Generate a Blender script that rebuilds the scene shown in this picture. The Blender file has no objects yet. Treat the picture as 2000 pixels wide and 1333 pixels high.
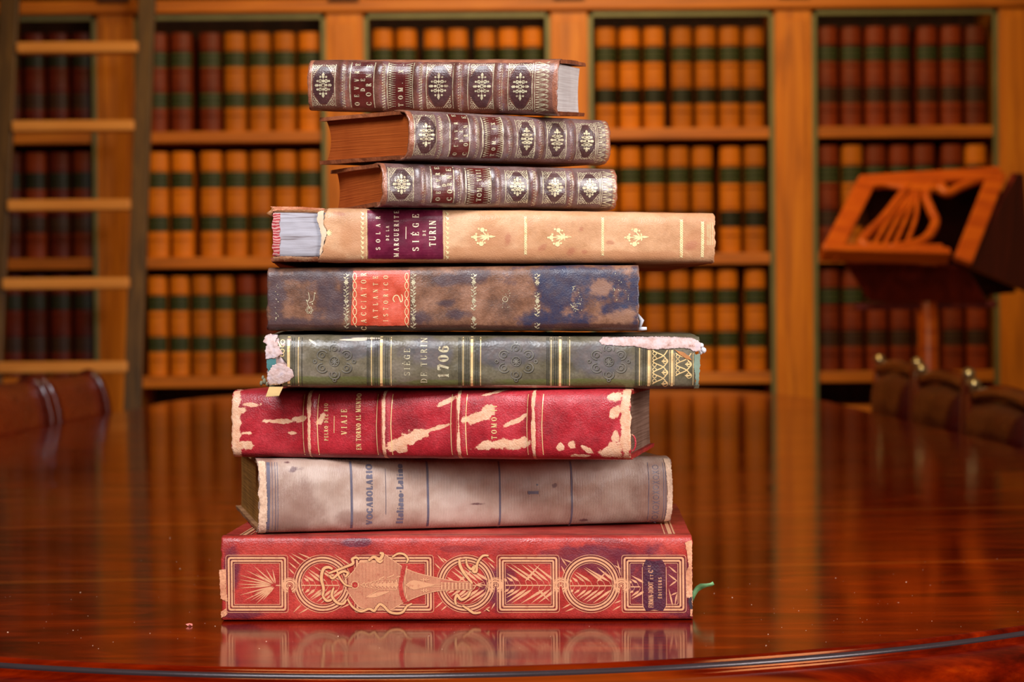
import bpy, bmesh, math, random
from math import sin, cos, pi, radians, hypot, atan2, sqrt
from mathutils import Vector, Matrix, Euler, noise
from mathutils.geometry import delaunay_2d_cdt

scene = bpy.context.scene
COL = scene.collection

# ------------------------------------------------------------------ camera
FPX = 4050.0                      # focal length in pixels of the 2000 px wide frame
TABLE_Z = 0.760
CAM_Z = TABLE_Z + 0.214
PITCH = math.atan(31.5 / FPX)
ROLL = radians(0.45)
cam_data = bpy.data.cameras.new('camera')
cam = bpy.data.objects.new('camera', cam_data)
COL.objects.link(cam)
cam_data.sensor_width = 36.0
cam_data.lens = 36.0 * FPX / 2000.0
cam_data.clip_start = 0.05
cam_data.clip_end = 60
CAM_R = Matrix.Rotation(pi / 2 - PITCH, 3, 'X') @ Matrix.Rotation(-ROLL, 3, 'Z')
cam.matrix_world = Matrix.Translation((0, 0, CAM_Z)) @ CAM_R.to_4x4()
cam_data.dof.use_dof = True
cam_data.dof.focus_distance = 1.492
cam_data.dof.aperture_fstop = 10.6
cam_data.dof.aperture_blades = 0
scene.camera = cam

# ------------------------------------------------------------------ world, lights, exposure
world = bpy.data.worlds.new('world')
scene.world = world
world.use_nodes = True
wb = world.node_tree.nodes['Background']
wb.inputs[0].default_value = (1.0, 0.60, 0.32, 1)
wb.inputs[1].default_value = 0.10

def area(name, loc, target, sx, sy, power, col, spread=180):
    d = bpy.data.lights.new(name, 'AREA')
    d.shape = 'RECTANGLE'; d.size = sx; d.size_y = sy
    d.energy = power; d.color = col; d.spread = radians(spread)
    o = bpy.data.objects.new(name, d); COL.objects.link(o)
    o.location = loc
    o.rotation_euler = (Vector(target) - Vector(loc)).to_track_quat('-Z', 'Y').to_euler()
    return o

area('window_daylight', (-0.55, -0.55, 2.85), (0.0, 1.52, 0.95), 1.5, 1.1, 18.5, (0.93, 0.95, 1.0), 66)
area('far_window_daylight', (2.2, -0.1, 1.7), (0.0, 1.5, 0.95), 0.9, 1.3, 10.5, (1.0, 0.93, 0.90), 66)
area('ceiling_lamp', (0.15, 5.0, 3.2), (0.15, 7.1, 1.25), 1.6, 0.8, 25, (1.0, 0.76, 0.34), 110)
area('reading_room_lamp', (0.3, 2.6, 3.3), (0.2, 7.0, 1.3), 1.4, 1.2, 15, (1.0, 0.78, 0.38), 100)
area('chair_highlight_fill', (0.9, 0.9, 2.5), (-1.05, 4.7, 0.85), 0.5, 0.7, 9, (0.90, 0.93, 1.0), 60)  # added fill aimed at the ladder-side chairs to bring out their highlights

vs = scene.view_settings
vs.view_transform = 'Standard'
vs.look = 'None'
vs.gamma = 1.0
vs.use_curve_mapping = False
vs.exposure = 0.0
scene.cycles.use_denoising = True
scene.cycles.max_bounces = 8
scene.cycles.sample_clamp_indirect = 6.0

# ------------------------------------------------------------------ helpers
def ray(px, py):
    d = CAM_R @ Vector(((px - 1000) / FPX, -(py - 666.5) / FPX, -1))
    return d
def at(px, py, y):
    """point of the room seen at a photograph position, at distance y"""
    d = ray(px, py); t = y / d.y
    return Vector((d.x * t, y, CAM_Z + d.z * t))
def on_table(px, py):
    d = ray(px, py); t = (TABLE_Z - CAM_Z) / d.z
    return Vector((d.x * t, d.y * t, TABLE_Z))

def lin(c):
    r = []
    for v in c[:3]:
        v = v / 255.0
        r.append(v / 12.92 if v <= 0.04045 else ((v + 0.055) / 1.055) ** 2.4)
    return (r[0], r[1], r[2], 1.0)

def mk(name, verts, faces, mat=None, parent=None, smooth=False, bevel=0, seg=2):
    me = bpy.data.meshes.new(name)
    me.from_pydata([tuple(v) for v in verts], [], faces)
    me.validate(); me.update()
    if smooth:
        me.polygons.foreach_set('use_smooth', [True] * len(me.polygons))
    if mat: me.materials.append(mat)
    o = bpy.data.objects.new(name, me)
    COL.objects.link(o)
    if parent: o.parent = parent
    if bevel:
        m = o.modifiers.new('soft_edges', 'BEVEL'); m.width = bevel; m.segments = seg; m.limit_method = 'ANGLE'; m.angle_limit = radians(35)
    return o

def fix_normals(o):
    bm = bmesh.new(); bm.from_mesh(o.data)
    bmesh.ops.recalc_face_normals(bm, faces=bm.faces)
    bm.to_mesh(o.data); bm.free()
    return o

def thing(name, label, cat, loc=(0, 0, 0), rz=0, group=None):
    o = bpy.data.objects.new(name, None); COL.objects.link(o)
    o.empty_display_size = 0.05
    o.location = loc; o.rotation_euler = (0, 0, rz)
    o['label'] = label; o['category'] = cat
    if group: o['group'] = group
    return o
def tag(o, label=None, cat=None, group=None, kind=None):
    for k, v in (('label', label), ('category', cat), ('group', group), ('kind', kind)):
        if v: o[k] = v
    return o

class MB:
    """gathers boxes, tubes and lathed shapes into one mesh"""
    def __init__(s): s.v = []; s.f = []
    def box(s, x0, x1, y0, y1, z0, z1):
        n = len(s.v)
        s.v += [(x0, y0, z0), (x1, y0, z0), (x1, y1, z0), (x0, y1, z0), (x0, y0, z1), (x1, y0, z1), (x1, y1, z1), (x0, y1, z1)]
        s.f += [tuple(n + i for i in q) for q in ((0, 3, 2, 1), (4, 5, 6, 7), (0, 1, 5, 4), (1, 2, 6, 5), (2, 3, 7, 6), (3, 0, 4, 7))]
        return s
    def bar(s, a, b, w, d, up=(0, 0, 1)):
        a = Vector(a); b = Vector(b); t = (b - a).normalized(); u = Vector(up)
        x = t.cross(u).normalized(); y = x.cross(t).normalized(); n = len(s.v)
        for p in (a, b):
            for i, j in ((-1, -1), (1, -1), (1, 1), (-1, 1)):
                s.v.append(p + x * (i * w / 2) + y * (j * d / 2))
        s.f += [tuple(n + i for i in q) for q in ((0, 3, 2, 1), (4, 5, 6, 7), (0, 1, 5, 4), (1, 2, 6, 5), (2, 3, 7, 6), (3, 0, 4, 7))]
        return s
    def tube(s, pts, r, seg=10):
        pts = [Vector(p) for p in pts]; n0 = len(s.v)
        rs = r if isinstance(r, (list, tuple)) else [r] * len(pts)
        prev = None
        for i, p in enumerate(pts):
            t = (pts[min(i + 1, len(pts) - 1)] - pts[max(i - 1, 0)]).normalized()
            if prev is None:
                a = Vector((0, 0, 1)) if abs(t.z) < .9 else Vector((1, 0, 0))
                x = t.cross(a).normalized()
            else:
                x = (prev - t * prev.dot(t)).normalized()
            prev = x; y = t.cross(x)
            for k in range(seg):
                a = 2 * pi * k / seg
                s.v.append(p + x * (cos(a) * rs[i]) + y * (sin(a) * rs[i]))
        for i in range(len(pts) - 1):
            for k in range(seg):
                k2 = (k + 1) % seg
                s.f.append((n0 + i * seg + k, n0 + i * seg + k2, n0 + (i + 1) * seg + k2, n0 + (i + 1) * seg + k))
        s.f.append(tuple(n0 + k for k in range(seg))[::-1])
        e = n0 + (len(pts) - 1) * seg
        s.f.append(tuple(e + k for k in range(seg)))
        return s
    def lathe(s, prof, c=(0, 0, 0), seg=16):
        n0 = len(s.v)
        for r, z in prof:
            for k in range(seg):
                a = 2 * pi * k / seg
                s.v.append((c[0] + r * cos(a), c[1] + r * sin(a), c[2] + z))
        for i in range(len(prof) - 1):
            for k in range(seg):
                k2 = (k + 1) % seg
                s.f.append((n0 + i * seg + k, n0 + i * seg + k2, n0 + (i + 1) * seg + k2, n0 + (i + 1) * seg + k))
        s.f.append(tuple(n0 + k for k in range(seg))[::-1])
        e = n0 + (len(prof) - 1) * seg
        s.f.append(tuple(e + k for k in range(seg)))
        return s
    def prism(s, poly, z0, z1, fn=None):
        """poly: outline in 2D; fn maps (x, y, z) to a point"""
        n = len(s.v); k = len(poly)
        fn = fn or (lambda x, y, z: (x, y, z))
        s.v += [fn(x, y, z0) for x, y in poly] + [fn(x, y, z1) for x, y in poly]
        s.f.append(tuple(range(n, n + k))[::-1]); s.f.append(tuple(range(n + k, n + 2 * k)))
        for i in range(k):
            j = (i + 1) % k
            s.f.append((n + i, n + j, n + k + j, n + k + i))
        return s
    def obj(s, name, mat, parent=None, smooth=False, bevel=0, seg=2):
        return fix_normals(mk(name, s.v, s.f, mat, parent, smooth, bevel, seg))

# ------------------------------------------------------------------ node materials
class NT:
    def __init__(s, name, rough=0.5, metal=0.0, spec=0.5):
        s.m = bpy.data.materials.new(name); s.m.use_nodes = True
        s.t = s.m.node_tree; s.b = s.t.nodes['Principled BSDF']
        s.b.inputs['Roughness'].default_value = rough
        s.b.inputs['Metallic'].default_value = metal
        s.b.inputs['Specular IOR Level'].default_value = spec
        s._tc = None
    def n(s, kind, **kw):
        nd = s.t.nodes.new(kind)
        for k, v in kw.items(): setattr(nd, k, v)
        return nd
    def l(s, a, b): s.t.links.new(a, b)
    def put(s, sock, v):
        if hasattr(v, 'is_output') or isinstance(v, bpy.types.NodeSocket): s.l(v, sock)
        else: sock.default_value = v
    def co(s):
        if not s._tc: s._tc = s.n('ShaderNodeTexCoord')
        return s._tc.outputs['Object']
    def mapped(s, scale=(1, 1, 1), rot=(0, 0, 0), loc=(0, 0, 0), src=None):
        nd = s.n('ShaderNodeMapping')
        s.l(src or s.co(), nd.inputs[0])
        nd.inputs['Scale'].default_value = scale; nd.inputs['Rotation'].default_value = rot; nd.inputs['Location'].default_value = loc
        return nd.outputs[0]
    def noise(s, scale, detail=4, rough=0.6, src=None, dist=0.0):
        nd = s.n('ShaderNodeTexNoise')
        s.l(src or s.co(), nd.inputs['Vector'])
        nd.inputs['Scale'].default_value = scale; nd.inputs['Detail'].default_value = detail
        nd.inputs['Roughness'].default_value = rough; nd.inputs['Distortion'].default_value = dist
        return nd.outputs['Fac']
    def noisec(s, scale, detail=3, src=None):
        nd = s.n('ShaderNodeTexNoise')
        s.l(src or s.co(), nd.inputs['Vector'])
        nd.inputs['Scale'].default_value = scale; nd.inputs['Detail'].default_value = detail
        return nd.outputs['Color']
    def vor(s, scale, src=None, feature='F1'):
        nd = s.n('ShaderNodeTexVoronoi', feature=feature)
        s.l(src or s.co(), nd.inputs['Vector']); nd.inputs['Scale'].default_value = scale
        return nd.outputs['Distance']
    def wave(s, scale, axis='X', dist=0.0, src=None, dscale=1.0, profile='SIN'):
        nd = s.n('ShaderNodeTexWave', wave_type='BANDS', bands_direction=axis, wave_profile=profile)
        s.l(src or s.co(), nd.inputs['Vector']); nd.inputs['Scale'].default_value = scale
        nd.inputs['Distortion'].default_value = dist; nd.inputs['Detail'].default_value = 2; nd.inputs['Detail Scale'].default_value = dscale
        return nd.outputs['Fac']
    def ramp(s, fac, stops):
        nd = s.n('ShaderNodeValToRGB'); s.l(fac, nd.inputs[0])
        e = nd.color_ramp.elements
        while len(e) < len(stops): e.new(0.5)
        for el, (p, c) in zip(e, stops):
            el.position = p; el.color = c
        return nd.outputs[0]
    def math(s, op, a, b=0.0, clamp=False):
        nd = s.n('ShaderNodeMath', operation=op, use_clamp=clamp)
        s.put(nd.inputs[0], a); s.put(nd.inputs[1], b)
        return nd.outputs[0]
    def mix(s, fac, a, b, mode='MIX'):
        nd = s.n('ShaderNodeMix', data_type='RGBA', blend_type=mode)
        s.put(nd.inputs['Factor'], fac); s.put(nd.inputs[6], a); s.put(nd.inputs[7], b)
        return nd.outputs[2]
    def step(s, v, lo, hi):
        nd = s.n('ShaderNodeMapRange', interpolation_type='SMOOTHSTEP')
        s.put(nd.inputs['Value'], v); nd.inputs['From Min'].default_value = lo; nd.inputs['From Max'].default_value = hi
        return nd.outputs[0]
    def base(s, c): s.put(s.b.inputs['Base Color'], c)
    def rough(s, c): s.put(s.b.inputs['Roughness'], c)
    def bump(s, h, strength=0.3, dist=0.001):
        nd = s.n('ShaderNodeBump'); nd.inputs['Strength'].default_value = strength; nd.inputs['Distance'].default_value = dist
        s.l(h, nd.inputs['Height'])
        prev = s.b.inputs['Normal']
        if prev.is_linked: s.l(prev.links[0].from_socket, nd.inputs['Normal'])
        s.l(nd.outputs[0], s.b.inputs['Normal'])
    def blobs(s, items, amp=0.9, nscale=60, soft=0.06, seed=0.0):
        """soft-edged stain mask: items = (x, z, rx, rz, angle) in the book's own metres"""
        flat = s.n('ShaderNodeVectorMath', operation='MULTIPLY'); s.l(s.co(), flat.inputs[0]); flat.inputs[1].default_value = (1, 0, 1)
        cur = None
        for (x, z, rx, rz, a) in items:
            mp = s.n('ShaderNodeMapping', vector_type='TEXTURE')
            s.l(flat.outputs[0], mp.inputs[0])
            mp.inputs['Location'].default_value = (x, 0, z); mp.inputs['Rotation'].default_value = (0, a, 0); mp.inputs['Scale'].default_value = (rx, 1, rz)
            ln = s.n('ShaderNodeVectorMath', operation='LENGTH'); s.l(mp.outputs[0], ln.inputs[0])
            v = s.math('SUBTRACT', 1.0, ln.outputs['Value'])
            cur = v if cur is None else s.math('MAXIMUM', cur, v)
        nz = s.noise(nscale, 5, 0.65, src=s.mapped(loc=(seed, seed, seed)))
        nz = s.math('MULTIPLY', s.math('SUBTRACT', nz, 0.5), amp * 2)
        return s.step(s.math('ADD', cur, nz), -soft, soft)

def leather(name, c0, c1, c2, scale=30, rough=0.45, grain=900, gs=0.25, spec=0.5, layers=(), speck=0.12, coat=0.0, worn=None):
    m = NT(name, rough, 0, spec)
    col = m.ramp(m.noise(scale, 6, 0.65), [(0.34, lin(c0)), (0.5, lin(c1)), (0.66, lin(c2))])
    fine = m.noise(500, 3, 0.7)
    col = m.mix(1.0, col, m.ramp(fine, [(0.3, (1 - speck * 2,) * 3 + (1,)), (0.7, (1 + speck,) * 3 + (1,))]), 'MULTIPLY')
    for L in layers:
        mask = m.blobs(L['items'], L.get('amp', 0.9), L.get('ns', 60), L.get('soft', 0.06), L.get('seed', 0.0))
        if 'fac' in L: mask = m.math('MULTIPLY', mask, L['fac'])
        c = lin(L['col'])
        if 'col2' in L: c = m.ramp(m.noise(180, 4), [(0.35, lin(L['col'])), (0.65, lin(L['col2']))])
        col = m.mix(mask, col, c)
    m.base(col)
    m.rough(m.ramp(m.noise(70, 4), [(0.3, (rough - .1,) * 3 + (1,)), (0.7, (rough + .14,) * 3 + (1,))]))
    m.bump(m.vor(grain), gs, 0.0006)
    m.bump(m.noise(140, 4), 0.25, 0.0008)
    if coat:
        m.b.inputs['Coat Weight'].default_value = coat; m.b.inputs['Coat Roughness'].default_value = 0.25
    return m.m

def gilt(name, c, worn=(0.42, 0.30), metal=0.35, rough=0.42, wcol=None):
    m = NT(name, rough, metal)
    a = lin(c); b = lin(wcol) if wcol else tuple(x * 0.45 for x in a[:3]) + (1,)
    m.base(m.ramp(m.noise(260, 5, 0.7), [(worn[1], b), (worn[0], a)]))
    m.bump(m.noise(700, 2), 0.2, 0.0004)
    return m.m

def plain(name, c, rough=0.5, metal=0.0, var=0.15, ns=40, spec=0.5):
    m = NT(name, rough, metal, spec)
    a = lin(c)
    m.base(m.ramp(m.noise(ns, 4), [(0.3, tuple(x * (1 - var) for x in a[:3]) + (1,)), (0.7, tuple(min(1, x * (1 + var)) for x in a[:3]) + (1,))]))
    m.bump(m.noise(ns * 8, 3), 0.15, 0.0005)
    return m.m

def pages(name, c0, c1, rough=0.8, freq=900):
    m = NT(name, rough, 0, 0.2)
    co = m.mapped(scale=(0.012, 0.012, 1))
    line = m.noise(freq, 2, 0.5, src=co)
    big = m.noise(25, 3)
    m.base(m.mix(0.5, m.ramp(line, [(0.38, lin(c0)), (0.6, lin(c1))]), m.ramp(big, [(0.35, lin(c0)), (0.65, lin(c1))])))
    m.bump(line, 0.6, 0.0008)
    return m.m

def wood(name, c0, c1, c2, grain_axis='X', rough=0.4, scale=1.0, coat=0.0):
    m = NT(name, rough, 0, .35)
    st = {'X': (0.7, 9, 9), 'Y': (9, 0.7, 9), 'Z': (9, 9, 0.7)}[grain_axis]
    co = m.mapped(scale=tuple(k * scale for k in st))
    nz = m.noise(2.2, 6, 0.62, src=co, dist=1.2)
    m.base(m.ramp(nz, [(0.32, lin(c0)), (0.5, lin(c1)), (0.68, lin(c2))]))
    m.bump(m.noise(14, 3, src=co), 0.08, 0.002)
    if coat:
        m.b.inputs['Coat Weight'].default_value = coat; m.b.inputs['Coat Roughness'].default_value = 0.08
    return m.m
# ------------------------------------------------------------------ room shell
W_Y = 7.08                                        # front plane of the bookcase posts
oak_v = wood('oak_upright', (160, 84, 10), (198, 108, 14), (216, 126, 20), 'Z', 0.42)
oak_h = wood('oak_board', (154, 80, 10), (188, 100, 18), (206, 118, 28), 'X', 0.42)
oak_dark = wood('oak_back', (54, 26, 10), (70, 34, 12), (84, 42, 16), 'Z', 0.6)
floor_m = wood('floor_oak', (70, 36, 14), (96, 52, 22), (120, 66, 30), 'Y', 0.35)
wall_m = plain('wall_plaster', (150, 110, 70), 0.8, ns=6)
tag(MB().box(-4, 4, -3.5, 7.8, -0.05, 0).obj('floor', floor_m), kind='structure')
tag(MB().box(-4, 4, 7.7, 7.8, 0, 3.6).obj('wall_back', wall_m), kind='structure')

# ------------------------------------------------------------------ bookcase
def px_x(px): return (px - 1000) * W_Y / FPX
POST_W = 0.128
posts_px = [-207, 230, 678, 1116, 1553, 1990, 2427]
PX = [px_x(p) for p in posts_px]
def hz(py): return CAM_Z - (py - 635) * W_Y / FPX
Z_TOP = hz(22); Z_S1 = hz(262); Z_S2 = hz(508); Z_S3 = hz(742)
bc = thing('bookcase', 'tall oak bookcase of several bays filled with law volumes along the back wall', 'bookcase', (0, W_Y, 0))
def L(y): return y - W_Y
for x in PX:
    p = MB().box(x - POST_W / 2, x + POST_W / 2, 0.0, 0.36, 0, 2.3).obj('upright', oak_v, bc, bevel=0.004)
    MB().box(x - POST_W / 2 + .022, x + POST_W / 2 - .022, -0.008, 0.0, 0.1, Z_TOP - .035).obj('pilaster_panel', oak_v, p, bevel=0.003)
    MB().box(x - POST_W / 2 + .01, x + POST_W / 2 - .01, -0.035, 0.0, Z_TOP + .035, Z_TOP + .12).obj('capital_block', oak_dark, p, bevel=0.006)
MB().box(PX[0] - .06, PX[-1] + .06, -0.018, 0.02, Z_TOP - .002, Z_TOP + .045).obj('cornice_rail', oak_h, bc, bevel=0.008)
MB().box(PX[0] - .06, PX[-1] + .06, -0.05, 0.36, Z_TOP + .12, Z_TOP + .3).obj('cornice', oak_h, bc, bevel=0.01)
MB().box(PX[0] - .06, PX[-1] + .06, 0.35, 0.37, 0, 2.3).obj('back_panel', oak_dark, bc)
MB().box(PX[0] - .06, PX[-1] + .06, 0.012, 0.35, 0, Z_S3 - 0.10).obj('base_cabinet', oak_h, bc, bevel=0.004)
trim_m = plain('bronze_green_trim', (112, 104, 66), 0.45, 0.2, ns=12)
for i in range(len(PX) - 1):
    x0 = PX[i] + POST_W / 2; x1 = PX[i + 1] - POST_W / 2
    for z in (Z_S1, Z_S2, Z_S3):
        MB().box(x0, x1, 0.025, 0.35, z - .019, z + .019).obj('shelf', oak_h, bc, bevel=0.003)
    fr = MB().box(x0, x0 + .017, 0.002, 0.02, Z_S3 - .09, Z_TOP).box(x1 - .017, x1, 0.002, 0.02, Z_S3 - .09, Z_TOP).box(x0, x1, 0.002, 0.02, Z_TOP - .022, Z_TOP)
    fr.obj('bay_edge_trim', trim_m, bc, bevel=0.002)

# ------------------------------------------------------------------ law volumes
def shelf_leather(name, c, c2):
    m = NT(name, 0.5, 0, .25)
    oi = m.n('ShaderNodeObjectInfo')
    col = m.ramp(m.noise(9, 4), [(0.3, lin(c)), (0.7, lin(c2))])
    v = m.math('ADD', m.math('MULTIPLY', oi.outputs['Random'], 0.5), 0.72)
    cm = m.n('ShaderNodeCombineColor'); [m.l(v, cm.inputs[i]) for i in range(3)]
    m.base(m.mix(1.0, col, cm.outputs[0], 'MULTIPLY'))
    m.bump(m.noise(60, 3), 0.2, 0.002)
    return m.m
tan = shelf_leather('tan_calf', (178, 92, 6), (206, 112, 12))
tan_red = shelf_leather('dimmed_russet_calf', (102, 30, 4), (130, 48, 6))  # red calf, darkened to paint in the light falloff of the end bays
maroon = shelf_leather('dimmed_maroon_calf', (74, 15, 3), (98, 27, 5))  # same falloff put into a deeper red for the ladder bay
def label_mat(name, c, g):
    m = NT(name, 0.5, 0, .25)
    w = m.wave(16, 'Z', 0)
    m.base(m.ramp(w, [(0.7, lin(c)), (0.9, lin(g))]))
    return m.m
lab_green = label_mat('green_gilt_label', (20, 24, 8), (84, 86, 42))
lab_black = label_mat('black_gilt_label', (16, 10, 4), (50, 48, 20))
lab_maroon = label_mat('dark_red_gilt_label', (36, 8, 6), (80, 50, 20))
def spine_arc(w, b, n=9):
    return [(w / 2 * sin(-pi / 2 + pi * k / (n - 1)), -b * cos(-pi / 2 + pi * k / (n - 1))) for k in range(n)]
law_cache = {}
def law_meshes(w, h, bm, l1, l2):
    key = (round(w, 3), round(h, 3), bm.name, l1.name, l2.name)
    if key in law_cache: return law_cache[key]
    b = 0.02
    arc = spine_arc(w, b)
    poly = arc + [(w / 2, .21), (-w / 2, .21)]
    body = MB().prism(poly, 0, h)
    for f in (.17, .43, .62, .84):
        body.prism([(x * 1.02, y * 1.25 - .0005) for x, y in arc], h * f - .004, h * f + .004)
    o1 = body.obj('binding', bm, None, bevel=0.0015, seg=1)
    a2 = [(x * 1.005, y - .0012) for x, y in arc] + [(x, y + .001) for x, y in arc[::-1]]
    o2 = MB().prism(a2, h * .655, h * .81).obj('title_label', l1)
    o3 = MB().prism(a2, h * .245, h * .395).obj('volume_label', l2)
    law_cache[key] = (o1, o2, o3)
    for o in (o1, o2, o3): COL.objects.unlink(o)
    return law_cache[key]
rng = random.Random(11)
BAYN = {1: 'bay behind the ladder', 2: 'bay beside the ladder', 3: 'bay behind the book stack', 4: 'bay next to the lectern', 5: 'bay behind the lectern'}
ORD = ['first', 'second', 'third', 'fourth', 'fifth', 'sixth', 'seventh', 'eighth', 'ninth', 'tenth', 'eleventh']
ROWN = ['top shelf', 'middle shelf', 'bottom shelf']
rows = [(Z_S1 + .019, 0.345), (Z_S2 + .019, 0.362), (Z_S3 + .019, 0.345)]
GAP = {(1, 0): [1], (1, 1): [2], (1, 2): [1], (2, 0): [1], (2, 1): [1], (2, 2): [], (3, 0): [1, 3], (4, 0): [2], (4, 1): [4], (4, 2): [5], (5, 0): [3], (5, 1): [4], (5, 2): [4]}
for bay in range(1, 6):
    x0 = PX[bay - 1] + POST_W / 2 + .02; x1 = PX[bay] - POST_W / 2 - .02
    for r, (zb, hh) in enumerate(rows):
        gaps = GAP.get((bay, r), [])
        n = 7 if not (bay == 2 and r == 2) else 8
        wbk = (x1 - x0 - .014 * (len(gaps)) - .004) / n
        x = x0 + .002
        hbk = hh + rng.uniform(-.006, .006)
        for k in range(n):
            if bay == 1: bm = maroon if (r != 1 or k % 2) else tan_red
            elif bay == 5: bm = tan_red if not (r == 1 and k in (1, 6)) else tan
            elif bay == 2 and r == 0 and k < 3: bm = tan_red
            elif bay == 2 and r == 2 and k > 3: bm = tan_red
            else: bm = tan
            l1, l2 = (lab_green, lab_black) if bay in (2, 3, 4) else ((lab_green, lab_maroon) if bay == 5 else (lab_black, lab_maroon))
            if bay == 2: l2 = lab_green
            if bay == 4 and r == 2: l2 = lab_green
            w = wbk - .011
            ms = law_meshes(w, hbk, bm, l1, l2)
            tone = {'tan_calf': 'tan', 'dimmed_russet_calf': 'russet', 'dimmed_maroon_calf': 'dark maroon'}[bm.name]
            e = thing('law_volume', f'{tone} law volume, {ORD[k]} from left, {ROWN[r]} of the {BAYN[bay]}', 'book', (x + wbk / 2, W_Y + .075 + rng.uniform(-.004, .006), zb + .0012), 0, 'law volumes in the wall bookcase')
            for m_ in ms:
                c = m_.copy(); c.parent = e; COL.objects.link(c)
            x += wbk
            if k in gaps: x += .014

# ------------------------------------------------------------------ library ladder
rail_m = wood('shaded_rail_wood', (58, 36, 12), (84, 54, 20), (104, 70, 28), 'Z', 0.5)  # shade on the side-facing rails is put into this darker wood
rung_m = wood('light_rung_wood', (186, 112, 44), (208, 132, 58), (222, 150, 76), 'X', 0.45)
def lad_y(py): return 6.78 - (py) * 0.00022
lad = thing('library_ladder', 'wooden library ladder with dark rails and pale rungs leaning against the bookcase', 'ladder', (0, 0, 0))
def rail(px0, px1, w, nm='rail'):
    t = at(px0, -160, lad_y(-160)); b = at(px1, 800, lad_y(800))
    d = (b - t) / (t.z - b.z); b2 = b + d * (b.z - .02)
    MB().bar(t, b2, w, .03, up=(0, -1, 0)).obj(nm, rail_m, lad, bevel=0.004)
rail(27, -18, .062); rail(293, 259, .056)
for py, xa, xb in ((-58, 45, 284), (95, 36, 272), (248, 27, 265), (402, 18, 258), (555, 8, 256), (718, -2, 252), (880, -10, 246), (1050, -20, 240), (1230, -30, 234)):
    y = lad_y(py); a = at(xa, py, y); b = at(xb, py, y)
    if a.z < .1: continue
    MB().box(a.x, b.x, y - .035, y + .03, a.z - .019, a.z + .017).obj('rung', rung_m, lad, bevel=0.007, seg=3)

# ------------------------------------------------------------------ table
mah = NT('polished_mahogany', 0.07, 0, .36)
mah.b.inputs['Specular Tint'].default_value = (1.0, .40, .12, 1)
co_ = mah.mapped(scale=(1.5, 4.6, 4.6), rot=(0, 0, radians(7)))
nz_ = mah.noise(2.6, 7, 0.62, src=co_, dist=2.2)
fine_ = mah.noise(30, 4, 0.6, src=mah.mapped(scale=(0.35, 4, 4), rot=(0, 0, radians(4))))
c_ = mah.ramp(nz_, [(0.3, lin((50, 3, 0))), (0.46, lin((86, 9, 0))), (0.60, lin((118, 24, 0))), (0.76, lin((152, 50, 2)))])
c_ = mah.mix(1.0, c_, mah.ramp(fine_, [(0.35, (.72, .68, .66, 1)), (0.65, (1.1, 1.1, 1.1, 1))]), 'MULTIPLY')
# pale inlaid stringing seams between the veneers, running across the top
w_ = mah.wave(.62, 'Y', 1.0, src=mah.mapped(rot=(0, 0, radians(-8))), dscale=.5)
c_ = mah.mix(mah.math('MULTIPLY', mah.step(w_, .992, .999), .4), c_, lin((158, 70, 14)))
mah.base(c_)
mah.rough(mah.ramp(mah.noise(4, 4), [(0.35, (.09,) * 3 + (1,)), (0.7, (.15,) * 3 + (1,))]))
mah.bump(mah.noise(7, 2), 0.03, 0.002)
mahog = mah.m
leg_m = wood('mahogany_leg', (60, 14, 4), (92, 28, 8), (120, 44, 14), 'Z', 0.25)
TX = -0.075; R0 = 0.925; RB = 1.38; CY = 1.296 + RB; FARY = 6.84
def table_outline(off=0.0, n=180):
    pts = []
    R = R0 + off
    for k in range(n + 1):                       # near end: half circle
        a = pi + pi * k / n
        pts.append((TX + R * cos(a), CY + (RB + off) * sin(a)))
    ry = FARY - 5.4 + off                          # far end: squarer curve
    for k in range(n // 2 + 1):
        a = pi * k / (n // 2)
        cx = abs(cos(a)) ** (2 / 3.2) * (1 if cos(a) > 0 else -1); sy = abs(sin(a)) ** (2 / 3.2)
        pts.append((TX + R * cx, 5.4 + ry * sy))
    return pts
prof = [(0.0, 0.0), (0.0016, -0.0006), (0.0026, -0.002), (0.0026, -0.0034), (0.0036, -0.0042), (0.0058, -0.0040), (0.0078, -0.0052), (0.0086, -0.0074), (0.0082, -0.0090),
        (0.0100, -0.0102), (0.0160, -0.0112), (0.0240, -0.0140), (0.0310, -0.0190), (0.0345, -0.0255), (0.0335, -0.0320), (0.0260, -0.0370), (0.0120, -0.0390), (-0.02, -0.0400)]
rings = [table_outline(o) for o, z in prof]
k = len(rings[0]); tv = []; tf = []
for (o, z), rg in zip(prof, rings): tv += [(x, y, z) for x, y in rg]
for i in range(len(prof) - 1):
    for j in range(k):
        j2 = (j + 1) % k
        tf.append((i * k + j, i * k + j2, (i + 1) * k + j2, (i + 1) * k + j))
tf.append(tuple(range(k))); tf.append(tuple((len(prof) - 1) * k + j for j in range(k))[::-1])
table = thing('library_table', 'long polished mahogany table with rounded end and moulded edge', 'table', (0, 0, TABLE_Z))
top = fix_normals(mk('table_top', tv, tf, mahog, table))
top.data.polygons.foreach_set('use_smooth', [len(p.vertices) < 10 for p in top.data.polygons])
def ring_tube(off, z, r, seg=10):
    pts = table_outline(off); m = MB(); n = len(pts)
    for i in range(n):
        a = Vector(pts[i - 1]); c = Vector(pts[(i + 1) % n]); t = (c - a).normalized(); nn = Vector((t.y, -t.x))
        for q in range(seg):
            an = 2 * pi * q / seg; m.v.append((pts[i][0] + nn.x * r * cos(an), pts[i][1] + nn.y * r * cos(an), z + r * sin(an)))
    for i in range(n):
        for q in range(seg):
            i2 = (i + 1) % n; q2 = (q + 1) % seg
            m.f.append((i * seg + q, i * seg + q2, i2 * seg + q2, i2 * seg + q))
    return m
ring_tube(.0058, -.0052, .0025).obj('edge_bead', plain('dark_grey_edge_bead', (58, 46, 48), .25, .3, ns=20), table, smooth=True)  # bead darker and greyer than the mahogany around it
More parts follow.
